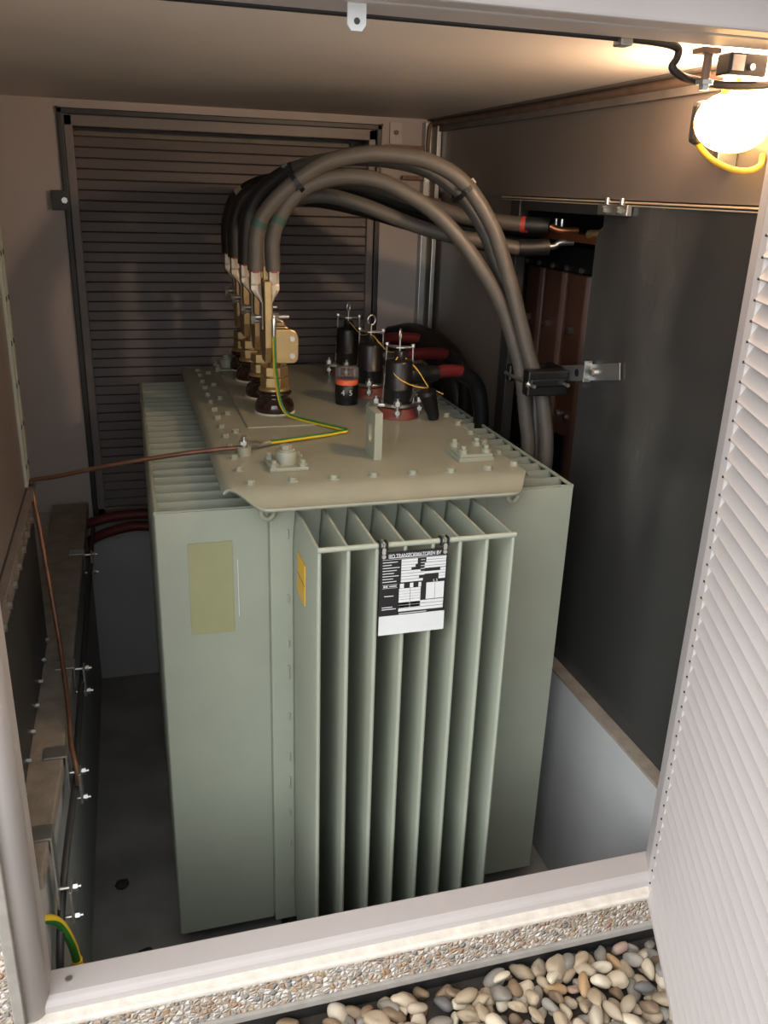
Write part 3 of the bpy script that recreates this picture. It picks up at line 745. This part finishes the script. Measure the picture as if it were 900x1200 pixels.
cE = [(-.176, 2.70, 1.632), (-.172, 2.70, 1.74), (-.135, 2.68, 1.812), (-.04, 2.64, 1.85), (.12, 2.58, 1.845), (.30, 2.50, 1.80), (.45, 2.43, 1.765), (.56, 2.39, 1.75), (.64, 2.37, 1.745)]
cF = [(-.176, 2.87, 1.632), (-.172, 2.87, 1.73), (-.14, 2.85, 1.805), (-.05, 2.80, 1.85), (.10, 2.70, 1.85), (.28, 2.58, 1.80), (.45, 2.47, 1.745), (.56, 2.42, 1.715), (.64, 2.39, 1.70)]
cG = [(-.129, 2.872, 1.632), (-.126, 2.87, 1.70), (-.09, 2.84, 1.76), (0, 2.78, 1.80), (.14, 2.68, 1.79), (.30, 2.57, 1.75), (.45, 2.46, 1.71), (.57, 2.41, 1.69), (.64, 2.385, 1.685)]
cable('power_cable', 'thick grey cable from the left lug of the nearest bushing, highest of the arcs', cA, M['cable'], .0195, 2.28, -1, tape=[(.075, M['teal'])])
cable('power_cable', 'thick grey cable from the nearest bushing, lower single arc running to the clamp', cB, M['cable'], .0195, 2.28, 1, tape=[(.11, M['teal'])])
cab2 = cable('power_cable', 'thick grey cable tied under the highest arc, from the second bushing to the clamp', cA2, M['cable'], .0195, 2.47, -1)
PA = spline(cA2, 8)[:34]
part(MB().tube(PA[:33], .0208, 14, 2), 'heat_shrink', M['sleeve'], cab2, 0, 'black sleeve over the first bend')
cabC = cable('power_cable', 'thick cable from the second bushing sagging right to the lower copper terminal', cC, M['cable'], .0195, 2.47, 1)
cabD = cable('power_cable', 'thick cable with red tape mark ending at the upper copper terminal', cD, M['cable'], .021, 2.70, 1, tape=[(.915, M['redmark'])])
cable('power_cable', 'black sleeved cable from the left lug of the third bushing', cE, M['sleeve'], .021, 2.70, -1)
cable('power_cable', 'black sleeved cable from the left lug of the farthest bushing, leftmost of the arcs', cF, M['sleeve'], .021, 2.87, -1, tape=[(.28, M['whitetape'])])
cable('power_cable', 'black sleeved cable from the right lug of the farthest bushing', cG, M['sleeve'], .021, 2.87, 1)
part(MB().tube([(.545, 2.266, 1.6985), (.585, 2.256, 1.700), (.6255, 2.245, 1.704)], .0228, 14, 4), 'heat_shrink', M['sleeve'], cabC)
part(MB().tube([(.578, 2.302, 1.7575), (.605, 2.286, 1.757), (.633, 2.2695, 1.757)], .0222, 14, 4), 'heat_shrink', M['sleeve'], cabD)
def tie(center, axis, rx, ry, label):
    c = Vector(center); d = Vector(axis).normalized(); a = d.cross(Vector((0, 1, 0))).normalized(); b = d.cross(a)
    m = MB(); n = 20; vs = []
    for i in range(n):
        t = 2 * PI * i / n; o = a * (rx * math.cos(t)) + b * (ry * math.sin(t)); o2 = a * ((rx + .003) * math.cos(t)) + b * ((ry + .003) * math.sin(t))
        vs += [c + o - d * .006, c + o + d * .006, c + o2 + d * .006, c + o2 - d * .006]
    m.add(vs, [(4 * i + j, 4 * i + (j + 1) % 4, 4 * ((i + 1) % n) + (j + 1) % 4, 4 * ((i + 1) % n) + j) for i in range(n) for j in range(4)])
    h = c + a * (rx + .004); m.bar(h - d * .007, h + d * .007, .014, .01, a)
    return solo(m, 'cable_tie', M['black'], label, 'cable tie', center, 'cable ties round the cable arcs')
tie((-.066, 2.30, 1.85), (1, -.2, .85), .040, .075, 'black cable tie round the arcs above the brass terminals')
tie((.326, 2.145, 1.838), (1, -.2, -1.0), .030, .055, 'black cable tie round the pair of high arcs on the right')

# clamp holding the three descending cables, on a perforated bracket
K = thing('cable_clamp', 'black plastic clamp gripping three cables by the smoky panel', 'cable clamp', (.53, 2.06, 1.385))
zc = 1.385
part(MB().box(.474, .588, 1.985, 2.020, zc - .036, zc + .030).box(.48, .582, 1.981, 1.99, zc - .012, zc + .010), 'clamp_jaw', M['black'], K, .005)
part(MB().box(.478, .590, 2.112, 2.135, zc - .024, zc + .022).box(.583, .598, 2.02, 2.115, zc - .030, zc + .030), 'clamp_jaw', M['black'], K, .005)
for x in (.480, .575):
    part(MB().cyl((x, 1.96, zc - .004), (x, 2.14, zc - .004), .005, n=10).hexn((x, 1.986, zc - .004), (x, 1.995, zc - .004), .010), 'clamp_bolt', M['zinc'], K)
br = part(MB().bar((.5945, 2.075, 1.388), (.5945, 1.757, 1.458), .0035, .040).box(.575, .5965, 1.888, 1.893, 1.405, 1.458), 'bracket', M['galv'], K, .001)
part(MB().cyl((.586, 2.03, 1.398), (.5925, 2.03, 1.398), .012, n=16).hexn((.580, 2.03, 1.398), (.586, 2.03, 1.398), .008), 'bracket_bolt', M['zinc'], br)
part(MB().cyl((.586, 1.868, 1.434), (.5925, 1.868, 1.434), .011, n=16).hexn((.580, 1.868, 1.434), (.586, 1.868, 1.434), .008), 'bracket_bolt', M['zinc'], br)
part(MB().cyl((.5918, 1.955, 1.415), (.5924, 1.955, 1.415), .010, n=16), 'bracket_hole', M['plateblk'], br)

# ------------------------------------------------------------------ right wall: smoky sheet, rail, terminals, fuse switches
sh = MB(); yy = [(1.262, .612), (1.945, .612), (1.947, 1.735), (1.940, 1.755), (1.92, 1.765), (1.92, 1.822), (1.262, 1.822)]
sh.prism(yy, .600, .6045, lambda a, b, t: (t, a, b))
B_ = solo(sh, 'barrier_sheet', M['smoky'], 'tall smoky clear sheet screening the right compartment above the ledge', 'panel', (.6, 1.6, .612))
solo(MB().box(.594, .6, 1.255, 2.52, 1.825, 1.829).box(.597, .6, 1.255, 2.52, 1.819, 1.822), 'rail', M['rail'], 'thin shiny rail along the top edge of the smoky sheet', 'rail', (.596, 1.8, 1.825), None, .001)
hc = thing('hinge_catch', 'small metal catch with bolts on the rail above the smoky sheet corner', 'catch', (.59, 1.86, 1.80))
part(MB().box(.585, .599, 1.80, 1.93, 1.798, 1.822), 'catch_plate', M['galv'], hc, .002)
for y in (1.83, 1.895): part(MB().hexn((.576, y, 1.810), (.585, y, 1.810), .008).cyl((.590, y, 1.822), (.590, y, 1.836), .006, n=10), 'catch_bolt', M['zinc'], hc)

bb = thing('busbar', 'flat copper busbar under the cable ends in the right compartment', 'busbar', (.69, 2.2, 1.73))
part(MB().box(.655, .725, 2.04, 2.40, 1.722, 1.742), 'bar', M['copper'], bb, .002)
for y, xx in ((2.285, .66), (2.33, .665), (2.08, .68)):
    part(MB().hexn((xx + .02, y, 1.742), (xx + .02, y, 1.754), .012).cyl((xx + .02, y, 1.754), (xx + .02, y, 1.775), .007, n=12), 'bar_bolt', M['zinc'], bb)
part(MB().tube([(.63, 2.255, 1.757), (.645, 2.245, 1.75), (.665, 2.235, 1.748), (.70, 2.225, 1.748)], .009, 10, 4), 'end_lug', M['copper'], bb)
part(MB().tube([(.62, 2.245, 1.704), (.64, 2.24, 1.706), (.655, 2.235, 1.716), (.69, 2.225, 1.718)], .009, 10, 4), 'end_lug', M['zinc'], bb)
part(MB().tube([(.66, 2.09, 1.745), (.67, 2.05, 1.748), (.68, 2.03, 1.765), (.69, 2.025, 1.78)], .012, 10, 4), 'end_lug', M['brass'], bb)
dk = thing('terminal_block', 'black terminal block with small bolt heads below the copper busbar', 'terminal block', (.78, 2.35, 1.63))
part(MB().box(.74, .90, 2.10, 2.66, 1.632, 1.70), 'block', M['black'], dk, .003)
for i in range(6):
    y = 2.16 + .09 * i
    part(MB().hexn((.732, y, 1.640), (.741, y, 1.640), .008), 'block_bolt', M['zinc'], dk)
fl3 = ('brown fuse switch casing nearest the smoky sheet', 'brown fuse switch casing in the middle of the three', 'brown fuse switch casing farthest left, by the opening edge')
for k, (ya, yb2) in enumerate(((2.275, 2.40), (2.425, 2.55), (2.575, 2.69))):
    fz = thing('fuse_switch', fl3[k], 'fuse switch', (.80, (ya + yb2) / 2, .9), 'fuse switches in the right compartment')
    part(MB().prism([(.775, ya + .012), (.787, ya), (.90, ya), (.90, yb2), (.787, yb2), (.775, yb2 - .012)], .9, 1.622, lambda a, b, t: (a, b, t)), 'casing', M['slab'], fz, .004)
    ym = (ya + yb2) / 2
    part(MB().hexn((.757, ym, 1.46), (.775, ym, 1.46), .011), 'screw_head', M['zinc'], fz)
    for dy in (-.02, .03): part(MB().cyl((.765, ym + dy, 1.20), (.775, ym + dy, 1.20), .010, n=12), 'screw_head', M['zinc'], fz)
    part(MB().box(.768, .776, ya + .03, yb2 - .03, 1.02, 1.14), 'pull_handle', M['black'], fz, .003)
bx = thing('duct_conduit', 'dark round duct bending down the wall behind the black connectors', 'duct', (.5, 2.62, .7))
part(MB().tube([(.40, 2.95, 1.33), (.46, 2.86, 1.35), (.52, 2.72, 1.31), (.54, 2.62, 1.2), (.545, 2.56, 1.0), (.545, 2.55, .7)], .055, 16, 6), 'duct_tube', M['black'], bx)

# ------------------------------------------------------------------ earth wires
E1 = thing('earth_wire', 'green and yellow earth wire looping from the nearest bushing across the lid', 'wire', (-.14, 2.24, 1.45))
gp = [(-.1365, 2.238, 1.474), (-.1375, 2.228, 1.43), (-.136, 2.224, 1.38), (-.127, 2.215, 1.31), (-.112, 2.206, 1.276), (-.085, 2.18, 1.266), (-.032, 2.115, 1.264), (.008, 2.062, 1.264), (.012, 2.045, 1.264),
      (-.010, 2.034, 1.264), (-.039, 2.020, 1.264), (-.139, 1.985, 1.265), (-.200, 1.955, 1.269)]
part(MB().tube(gp, .0052, 12, 10), 'wire_sleeve', M['gy'], E1)
part(MB().tube([(-.137, 2.238, 1.472), (-.1365, 2.238, 1.500), (-.137, 2.242, 1.515)], .0062, 10, 3), 'wire_lug', M['zinc'], E1)
part(MB().tube([(-.196, 1.957, 1.269), (-.222, 1.942, 1.270), (-.236, 1.93, 1.278), (-.262, 1.908, 1.2795)], .0065, 10, 4), 'wire_lug', M['zinc'], E1)
cu = MB().tube([(-.255, 1.903, 1.2735), (-.30, 1.915, 1.271), (-.42, 1.945, 1.253), (-.56, 1.99, 1.222), (-.68, 2.04, 1.187), (-.735, 2.07, 1.172), (-.742, 2.072, 1.164), (-.741, 2.070, 1.14), (-.722, 1.985, 1.015), (-.700, 1.880, .848), (-.682, 1.74, .765), (-.674, 1.64, .725), (-.664, 1.59, .70), (-.664, 1.585, .66)], .0052, 10, 6)
cu_o = solo(cu, 'copper_rod', M['oldcu'], 'bare copper rod from the lid bolt to the left wall and down', 'copper rod', (-.255, 1.903, 1.27))
EB = thing('earth_bar', 'dark flat earthing bar sloping along the left trench wall on brackets', 'earth bar', (-.69, 1.6, .55))
part(MB().tube([(-.662, 2.95, .70), (-.664, 2.3, .70), (-.666, 1.93, .695), (-.668, 1.72, .68), (-.670, 1.60, .655), (-.682, 1.45, .620), (-.692, 1.345, .565), (-.698, 1.30, .50), (-.700, 1.275, .455)], .0072, 8, 6), 'bar', M['dark'], EB)
for y, z in ((2.65, .70), (1.95, .695), (1.595, .655), (1.355, .575)):
    x = -.683 if y > 1.5 else -.697
    part(MB().box(x - .040, x + .002, y - .020, y + .020, .7355, .740).box(x + .001, x + .005, y - .020, y + .020, min(z, .685), .740), 'bar_bracket', M['galv'], EB, .001)
    for dz in (-.030, .024):
        part(MB().cyl((x + .002, y + dz * .3, z + dz), (x + .042, y + dz * .3, z + dz), .0036, n=8).hexn((x + .028, y + dz * .3, z + dz), (x + .036, y + dz * .3, z + dz), .0075), 'bracket_bolt', M['zinc'], EB)
    part(MB().box(x + .022, x + .027, y - .018, y + .018, z - .040, z + .034), 'bar_clip', M['galv'], EB, .001)
GY = thing('earth_cable', 'short green and yellow earth cable dropping behind the left end of the sill', 'wire', (-.70, 1.31, .55))
part(MB().tube([(-.735, 1.29, .598), (-.715, 1.30, .594), (-.695, 1.32, .560), (-.680, 1.335, .49), (-.675, 1.34, .43), (-.675, 1.345, .36)], .0085, 12, 6, True, .22), 'cable_sheath', M['gy'], GY)
for i in range(4):
    part(MB().cyl((-.6755, 1.340, .445 - .012 * i), (-.6755, 1.340, .439 - .012 * i), .0105, n=12), 'tape_turn', M['gy'], GY)

# left partition: bolted beam and flange strips
LB = thing('wall_beam', 'dusty horizontal flange with two rows of bolts along the left partition', 'beam', (-.75, 1.7, 1.12))
bm_ = MB().box(-.752, -.744, 1.26, 2.10, 1.083, 1.155).box(-.752, -.735, 1.26, 2.10, 1.150, 1.156)
part(bm_, 'flange', M['flange'], LB, .001)
for i in range(9):
    for z, o in ((1.137, 0), (1.102, .04)):
        y = 1.33 + .088 * i + o
        if y < 2.09: part(MB().hexn((-.744, y, z), (-.737, y, z), .0075), 'flange_bolt', M['zinc'], LB)
FS = thing('flange_strip', 'pale green-grey double flange strip standing at the end of the left partition', 'flange', (-.75, 2.08, 1.165))
for y0_, y1_ in ((2.035, 2.062), (2.074, 2.10)):
    st_ = part(MB().box(-.753, -.746, y0_, y1_, 1.165, CZ - .002), 'strip', M['strip'], FS, .001)
    for i in range(9):
        z = 1.21 + .095 * i
        part(MB().cyl((-.746, (y0_ + y1_) / 2, z), (-.7445, (y0_ + y1_) / 2, z), .006, n=10), 'strip_hole', M['dark'], st_)
BR = thing('panel_bolt_row', 'row of small shiny bolts along the bottom edge of the dark left panel', 'bolts', (-.75, 1.7, .745))
for i in range(8): part(MB().hexn((-.752, 1.36 + .1 * i, .752), (-.742, 1.36 + .1 * i, .752), .006), 'bolt', M['zinc'], BR)

# red cables hanging across the back of the trench
for pts, lb in (([(-.70, 3.06, .60), (-.62, 3.05, .64), (-.50, 3.04, .66), (-.38, 3.03, .62), (-.32, 3.02, .52), (-.28, 3.0, .40), (-.26, 2.98, .2), (-.25, 2.97, .03)], 'dark red cable arching along the foot of the back wall, lower of two'),
                ([(-.70, 3.09, .66), (-.60, 3.085, .685), (-.46, 3.08, .69), (-.33, 3.07, .665), (-.24, 3.06, .58), (-.2, 3.04, .45), (-.18, 3.02, .2), (-.17, 3.0, .03)], 'dark red cable arching along the foot of the back wall, upper of two')):
    solo(MB().tube(pts, .018, 12, 6), 'red_cable', M['redc'], lb, 'cable', pts[0], 'red cables behind the transformer')

# ------------------------------------------------------------------ back corner fittings
ps = thing('corner_post', 'pale steel corner post of two strips with clips at the back right', 'post', (.58, 3.1, .66))
part(MB().box(.545, .568, 3.105, 3.145, .66, 2.06), 'post_strip', M['galv'], ps, .002)
part(MB().box(.583, .599, 3.09, 3.145, .66, 2.06), 'post_strip', M['galv'], ps, .002)
part(MB().cyl((.556, 3.100, 1.872), (.556, 3.105, 1.872), .009, n=14), 'post_screw', M['zinc'], ps)
sq = thing('wall_bracket', 'small pale square plate with a screw high on the back wall', 'bracket', (.447, 3.14, 2.0))
part(MB().box(.425, .470, 3.138, 3.146, 1.985, 2.055), 'plate', M['white'], sq, .001)
part(MB().cyl((.447, 3.131, 2.022), (.447, 3.138, 2.022), .008, n=12), 'screw', M['rust'], sq)
for z, xa, lb in ((1.975, .40, 'long rusty flat rail across the back wall under the square plate'), (1.877, .47, 'short rusty rail stub on the back wall, below the long rail')):
    solo(MB().box(xa, .545, 3.118, 3.128, z - .007, z + .007).cyl((xa + .01, 3.128, z), (xa + .01, 3.146, z), .006, n=8), 'wall_rail', M['rust'], lb, 'rail', (xa, 3.12, z), None, .001)
solo(MB().box(.50, .598, 3.06, 3.072, 1.800, 1.812).hexn((.552, 3.05, 1.806), (.552, 3.06, 1.806), .012).box(.552, .562, 3.072, 3.105, 1.80, 1.812), 'wall_strut', M['rust'], 'dark steel arm with a nut on the corner post behind the cables', 'strut', (.55, 3.06, 1.8), None, .001)
cd = MB().tube([(.572, 3.10, 2.055), (.556, 3.098, 2.04), (.553, 3.098, 1.96), (.560, 3.097, 1.93), (.572, 3.094, 1.925)], .007, 10, 6)
cd.tube([(.572, 3.10, 2.056), (.588, 2.7, 2.056), (.588, 2.0, 2.056), (.588, 1.35, 2.056)], .010, 10, 4)
solo(cd, 'conduit', M['rust'], 'thin dark conduit along the top of the right wall into the back corner', 'conduit', (.58, 2.2, 2.055))
tb = thing('door_catch', 'small dark tab with a bolt on the left edge of the louvred back door', 'catch', (-.68, 3.13, 1.77))
part(MB().box(-.705, -.655, 3.120, 3.132, 1.740, 1.800), 'tab', M['dark'], tb, .001)
part(MB().hexn((-.665, 3.110, 1.77), (-.665, 3.120, 1.77), .010), 'bolt', M['zinc'], tb)

# ------------------------------------------------------------------ head of the doorway: tab, cable, limit switch, lamp
hb = thing('hanging_tab', 'small white metal tab with a hole hanging from the door head', 'bracket', (-.18, 1.25, 2.05))
part(MB().prism([(-.207, 2.058), (-.207, 2.032), (-.202, 2.025), (-.188, 2.025), (-.183, 2.032), (-.183, 2.058)], 1.198, 1.202, lambda a, b, t: (a, t, b)), 'tab', M['paper'], hb)
part(MB().cyl((-.195, 1.1975, 2.036), (-.195, 1.1985, 2.036), .004, n=12), 'tab_hole', M['dark'], hb)
wc = thing('lamp_cable', 'dark cable snaking along the door head to the lamp', 'cable', (.3, 1.29, 2.06))
part(MB().tube([(-.75, 1.285, 2.060), (-.2, 1.285, 2.060), (.10, 1.285, 2.060), (.248, 1.29, 2.060), (.315, 1.295, 2.058), (.338, 1.30, 2.053), (.338, 1.30, 2.040), (.332, 1.30, 2.028), (.348, 1.30, 2.018), (.38, 1.31, 2.014), (.44, 1.31, 2.010), (.52, 1.31, 2.016), (.585, 1.31, 2.03)], .0062, 10, 6), 'cable_sheath', M['sleeve'], wc)
part(MB().box(.225, .245, 1.275, 1.30, 2.048, 2.058), 'cable_clip', M['galv'], wc, .002)
ls = thing('door_switch', 'small dark door switch box with metal face beside the lamp', 'switch', (.47, 1.31, 2.04))
part(MB().box(.430, .50, 1.295, 1.33, 2.024, 2.056), 'switch_box', M['black'], ls, .003)
part(MB().box(.434, .456, 1.293, 1.296, 2.030, 2.052), 'face_plate', M['galv'], ls)
part(MB().cyl((.468, 1.288, 2.036), (.468, 1.296, 2.036), .005, n=10), 'screw', M['zinc'], ls)
hk = thing('door_stay', 'rusty door stay bolt hanging under the door head left of the lamp', 'bolt', (.384, 1.29, 2.05))
part(MB().box(.366, .398, 1.275, 1.305, 2.048, 2.056), 'stay_plate', M['rust'], hk, .001)
part(MB().cyl((.386, 1.29, 2.048), (.386, 1.29, 2.012), .007, n=12), 'stay_pin', M['rust'], hk)
part(MB().hexn((.386, 1.29, 2.012), (.386, 1.29, 2.006), .014).hexn((.386, 1.29, 2.006), (.386, 1.29, 1.998), .008), 'stay_nut', M['galv'], hk)

LP = Vector((.545, 1.42, 1.967))
L_ = thing('bulkhead_lamp', 'lit warm bulkhead lamp hanging at the upper right of the doorway', 'lamp', LP)
part(MB().sphere(LP, (.074, .045, .050), 24, 14), 'glass_dome', M['bulb'], L_)  # dome enlarged: the glow round the lamp is put into its shape
part(MB().box(LP.x - .050, LP.x + .054, LP.y + .030, LP.y + .060, LP.z - .036, LP.z + .036), 'lamp_base', M['dark'], L_, .01)
part(MB().box(LP.x + .012, LP.x + .054, LP.y + .045, LP.y + .060, LP.z - .070, LP.z - .030), 'lamp_foot', M['galv'], L_, .002)
part(MB().cyl((LP.x + .01, LP.y + .045, LP.z + .03), (LP.x + .01, LP.y + .045, 2.07), .010, n=12), 'lamp_stem', M['galv'], L_)
gw = MB().tube([(.520, 1.405, 2.0705), (.518, 1.385, 2.03), (.512, 1.40, 2.018), (.516, 1.455, 1.985), (.512, 1.475, 1.945), (.510, 1.43, 1.912), (.524, 1.39, 1.893), (.550, 1.37, 1.888), (.576, 1.37, 1.897), (.594, 1.39, 1.915)], .0052, 10, 8)
solo(gw, 'lamp_wire', M['yellow'], 'yellow wire looping under the lit lamp', 'wire', (.52, 1.40, 2.05))
lt = bpy.data.lights.new('lamp_light', 'POINT'); lt.energy = LAMP; lt.color = (1, .68, .44); lt.shadow_soft_size = .035
lo = bpy.data.objects.new('lamp_light', lt); COL.objects.link(lo); lo.parent = L_; lo.location = (-.012, -.015, .066)

# little lumps of dirt on the pit floor
for (x, y), s, lb in (((-.62, 1.99), .016, 'dark lump of dirt on the pit floor, farther from the sill'), ((-.565, 1.74), .014, 'dark lump of dirt on the pit floor, nearer the sill')):
    m = MB().sphere((x, y, s * .45), (s * 1.3, s, s * .55), 9, 6)
    for i, p in enumerate(m.v): m.v[i] = p + Vector((random.uniform(-.2, .2) * s, random.uniform(-.2, .2) * s, random.uniform(-.1, .1) * s))
    solo(m, 'dirt_lump', M['soil'], lb, 'dirt', (x, y, 0))

# ------------------------------------------------------------------ pebbles
def pebble_mesh(seed, m):
    rnd = random.Random(seed)
    import bmesh
    bm = bmesh.new(); bmesh.ops.create_icosphere(bm, subdivisions=3, radius=1)
    sx, sy, sz = 1.12, rnd.uniform(.55, .85), rnd.uniform(.45, .68)
    ph = [Vector((rnd.uniform(-1, 1), rnd.uniform(-1, 1), rnd.uniform(-1, 1))).normalized() for _ in range(9)]
    am = [rnd.uniform(.2, .6) for _ in ph]
    for v in bm.verts:
        d = v.co.normalized(); k = 1
        for q, a in zip(ph, am): k -= a * max(0, d.dot(q) - .58)
        v.co = Vector((d.x * sx * k, d.y * sy * k, d.z * sz * k)) * (1 + .02 * math.sin(5 * d.x + seed) * math.sin(4 * d.y))
    me = bpy.data.meshes.new('pebble'); bm.to_mesh(me); bm.free()
    me.polygons.foreach_set('use_smooth', [True] * len(me.polygons)); me.materials.append(m)
    return me
protos = [pebble_mesh(i, M['pebble']) for i in range(12)]
KINDS = [('tan', (176, 158, 132)), ('grey', (146, 140, 130)), ('pale', (214, 202, 180)), ('brown', (142, 120, 96)), ('dark grey', (112, 110, 108)), ('buff', (190, 174, 150)), ('ochre', (184, 152, 112)), ('rosy', (184, 158, 142))]
WT = [20, 16, 13, 12, 5, 18, 6, 5]
GZ = .374
np_ = 0
rnd = random.Random(3)
pts_used = []
def inside(x, y):
    # strip in front of the sill, left of the open leaf
    q = Vector((x, y, 0)) - H
    return q.dot(U) < .075
def put(x, y, z, s):
    global np_
    kn, c = rnd.choices(KINDS, WT)[0]
    o = bpy.data.objects.new('pebble', rnd.choice(protos)); COL.objects.link(o)
    o.location = (x, y, z); o.scale = (s, s * rnd.uniform(.85, 1.1), s * rnd.uniform(.85, 1.1))
    o.rotation_euler = (rnd.uniform(-.5, .5), rnd.uniform(-.5, .5), rnd.uniform(0, 2 * PI))
    f = rnd.uniform(.68, .92)
    o.color = (*[min(1, v * f) for v in lin(c)], 1)
    tag(o, 'smooth %s river pebble lying loose in the gravel strip before the sill' % kn, 'pebble', '%s pebbles in the gravel strip' % kn)
    np_ += 1
step = .035
for lay in range(2):
    for j in range(10):
        for i in range(-14, 30):
            x = i * step + (j % 2) * step / 2 + rnd.uniform(-.009, .009) + lay * .017
            y = 1.150 - j * step * .88 + rnd.uniform(-.008, .008) - lay * .015
            if x < -.34 + max(0, 1.145 - y) * -1.2 + .02 or x > .47 or not inside(x, y): continue
            # only what the frame can show of the strip
            if y < 1.02 - .22 * max(0, x) or y > 1.152: continue
            if lay and (y > 1.135 or rnd.random() < .25): continue
            if np_ >= 298: continue
            put(x, y, GZ + .004 + lay * .018 + rnd.uniform(-.003, .006), rnd.uniform(.0165, .0275))
# the rest of the gravel bed, out of frame
import bmesh as _bm
g = MB()
for k in range(3200):
    x, y = rnd.uniform(-1.6, 1.7), rnd.uniform(.27, 1.13)
    if -.5 < x < .5 and y > 1.01 - .22 * max(0, x) and inside(x, y): continue
    if x < -.28 and x > -.75 and y > 1.08: continue
    s = rnd.uniform(.02, .032); a = rnd.uniform(0, PI); ca, sa = math.cos(a), math.sin(a)
    n0 = len(g.v); g.sphere((0, 0, 0), (s, s * .72, s * .55), 8, 6)
    for q in range(n0, len(g.v)):
        p = g.v[q]; g.v[q] = Vector((x + p.x * ca - p.y * sa, y + p.x * sa + p.y * ca, GZ + .008 + p.z))
gv = g.build('gravel', M['gravel']); gv['kind'] = 'stuff'; tag(gv, 'bed of rounded river gravel along the foot of the building', 'gravel')

# ------------------------------------------------------------------ sky, camera, view
w = bpy.data.worlds.new('sky'); S.world = w; w.use_nodes = True
nt = w.node_tree; bg = nt.nodes['Background']
# hazy sky, brighter towards the sun behind the photographer
tc = nt.nodes.new('ShaderNodeTexCoord')
dp = nt.nodes.new('ShaderNodeVectorMath'); dp.operation = 'DOT_PRODUCT'
dp.inputs[1].default_value = Vector((-.76, -.53, .38)).normalized()
nt.links.new(tc.outputs['Generated'], dp.inputs[0])
rp = nt.nodes.new('ShaderNodeValToRGB'); e = rp.color_ramp.elements
e[0].position = .15; e[0].color = (.11, .115, .12, 1); e[1].position = 1.; e[1].color = (.98, .99, 1.0, 1)
k = e.new(.6); k.color = (.38, .385, .39, 1)
nt.links.new(dp.outputs['Value'], rp.inputs['Fac']); nt.links.new(rp.outputs['Color'], bg.inputs['Color'])
bg.inputs['Strength'].default_value = SKY

cam = bpy.data.cameras.new('camera'); co = bpy.data.objects.new('camera', cam); COL.objects.link(co)
co.location = (-.5, 0, 1.84); co.rotation_euler = (1.2111444, -.03212337, -.28200668)
cam.sensor_fit = 'VERTICAL'; cam.sensor_height = 24; cam.lens = 24 * 1009.71 / 1200; cam.clip_start = .02
S.camera = co
S.view_settings.view_transform = 'Standard'; S.view_settings.look = 'None'; S.view_settings.gamma = 1
S.view_settings.use_curve_mapping = False
S.view_settings.exposure = EXPO
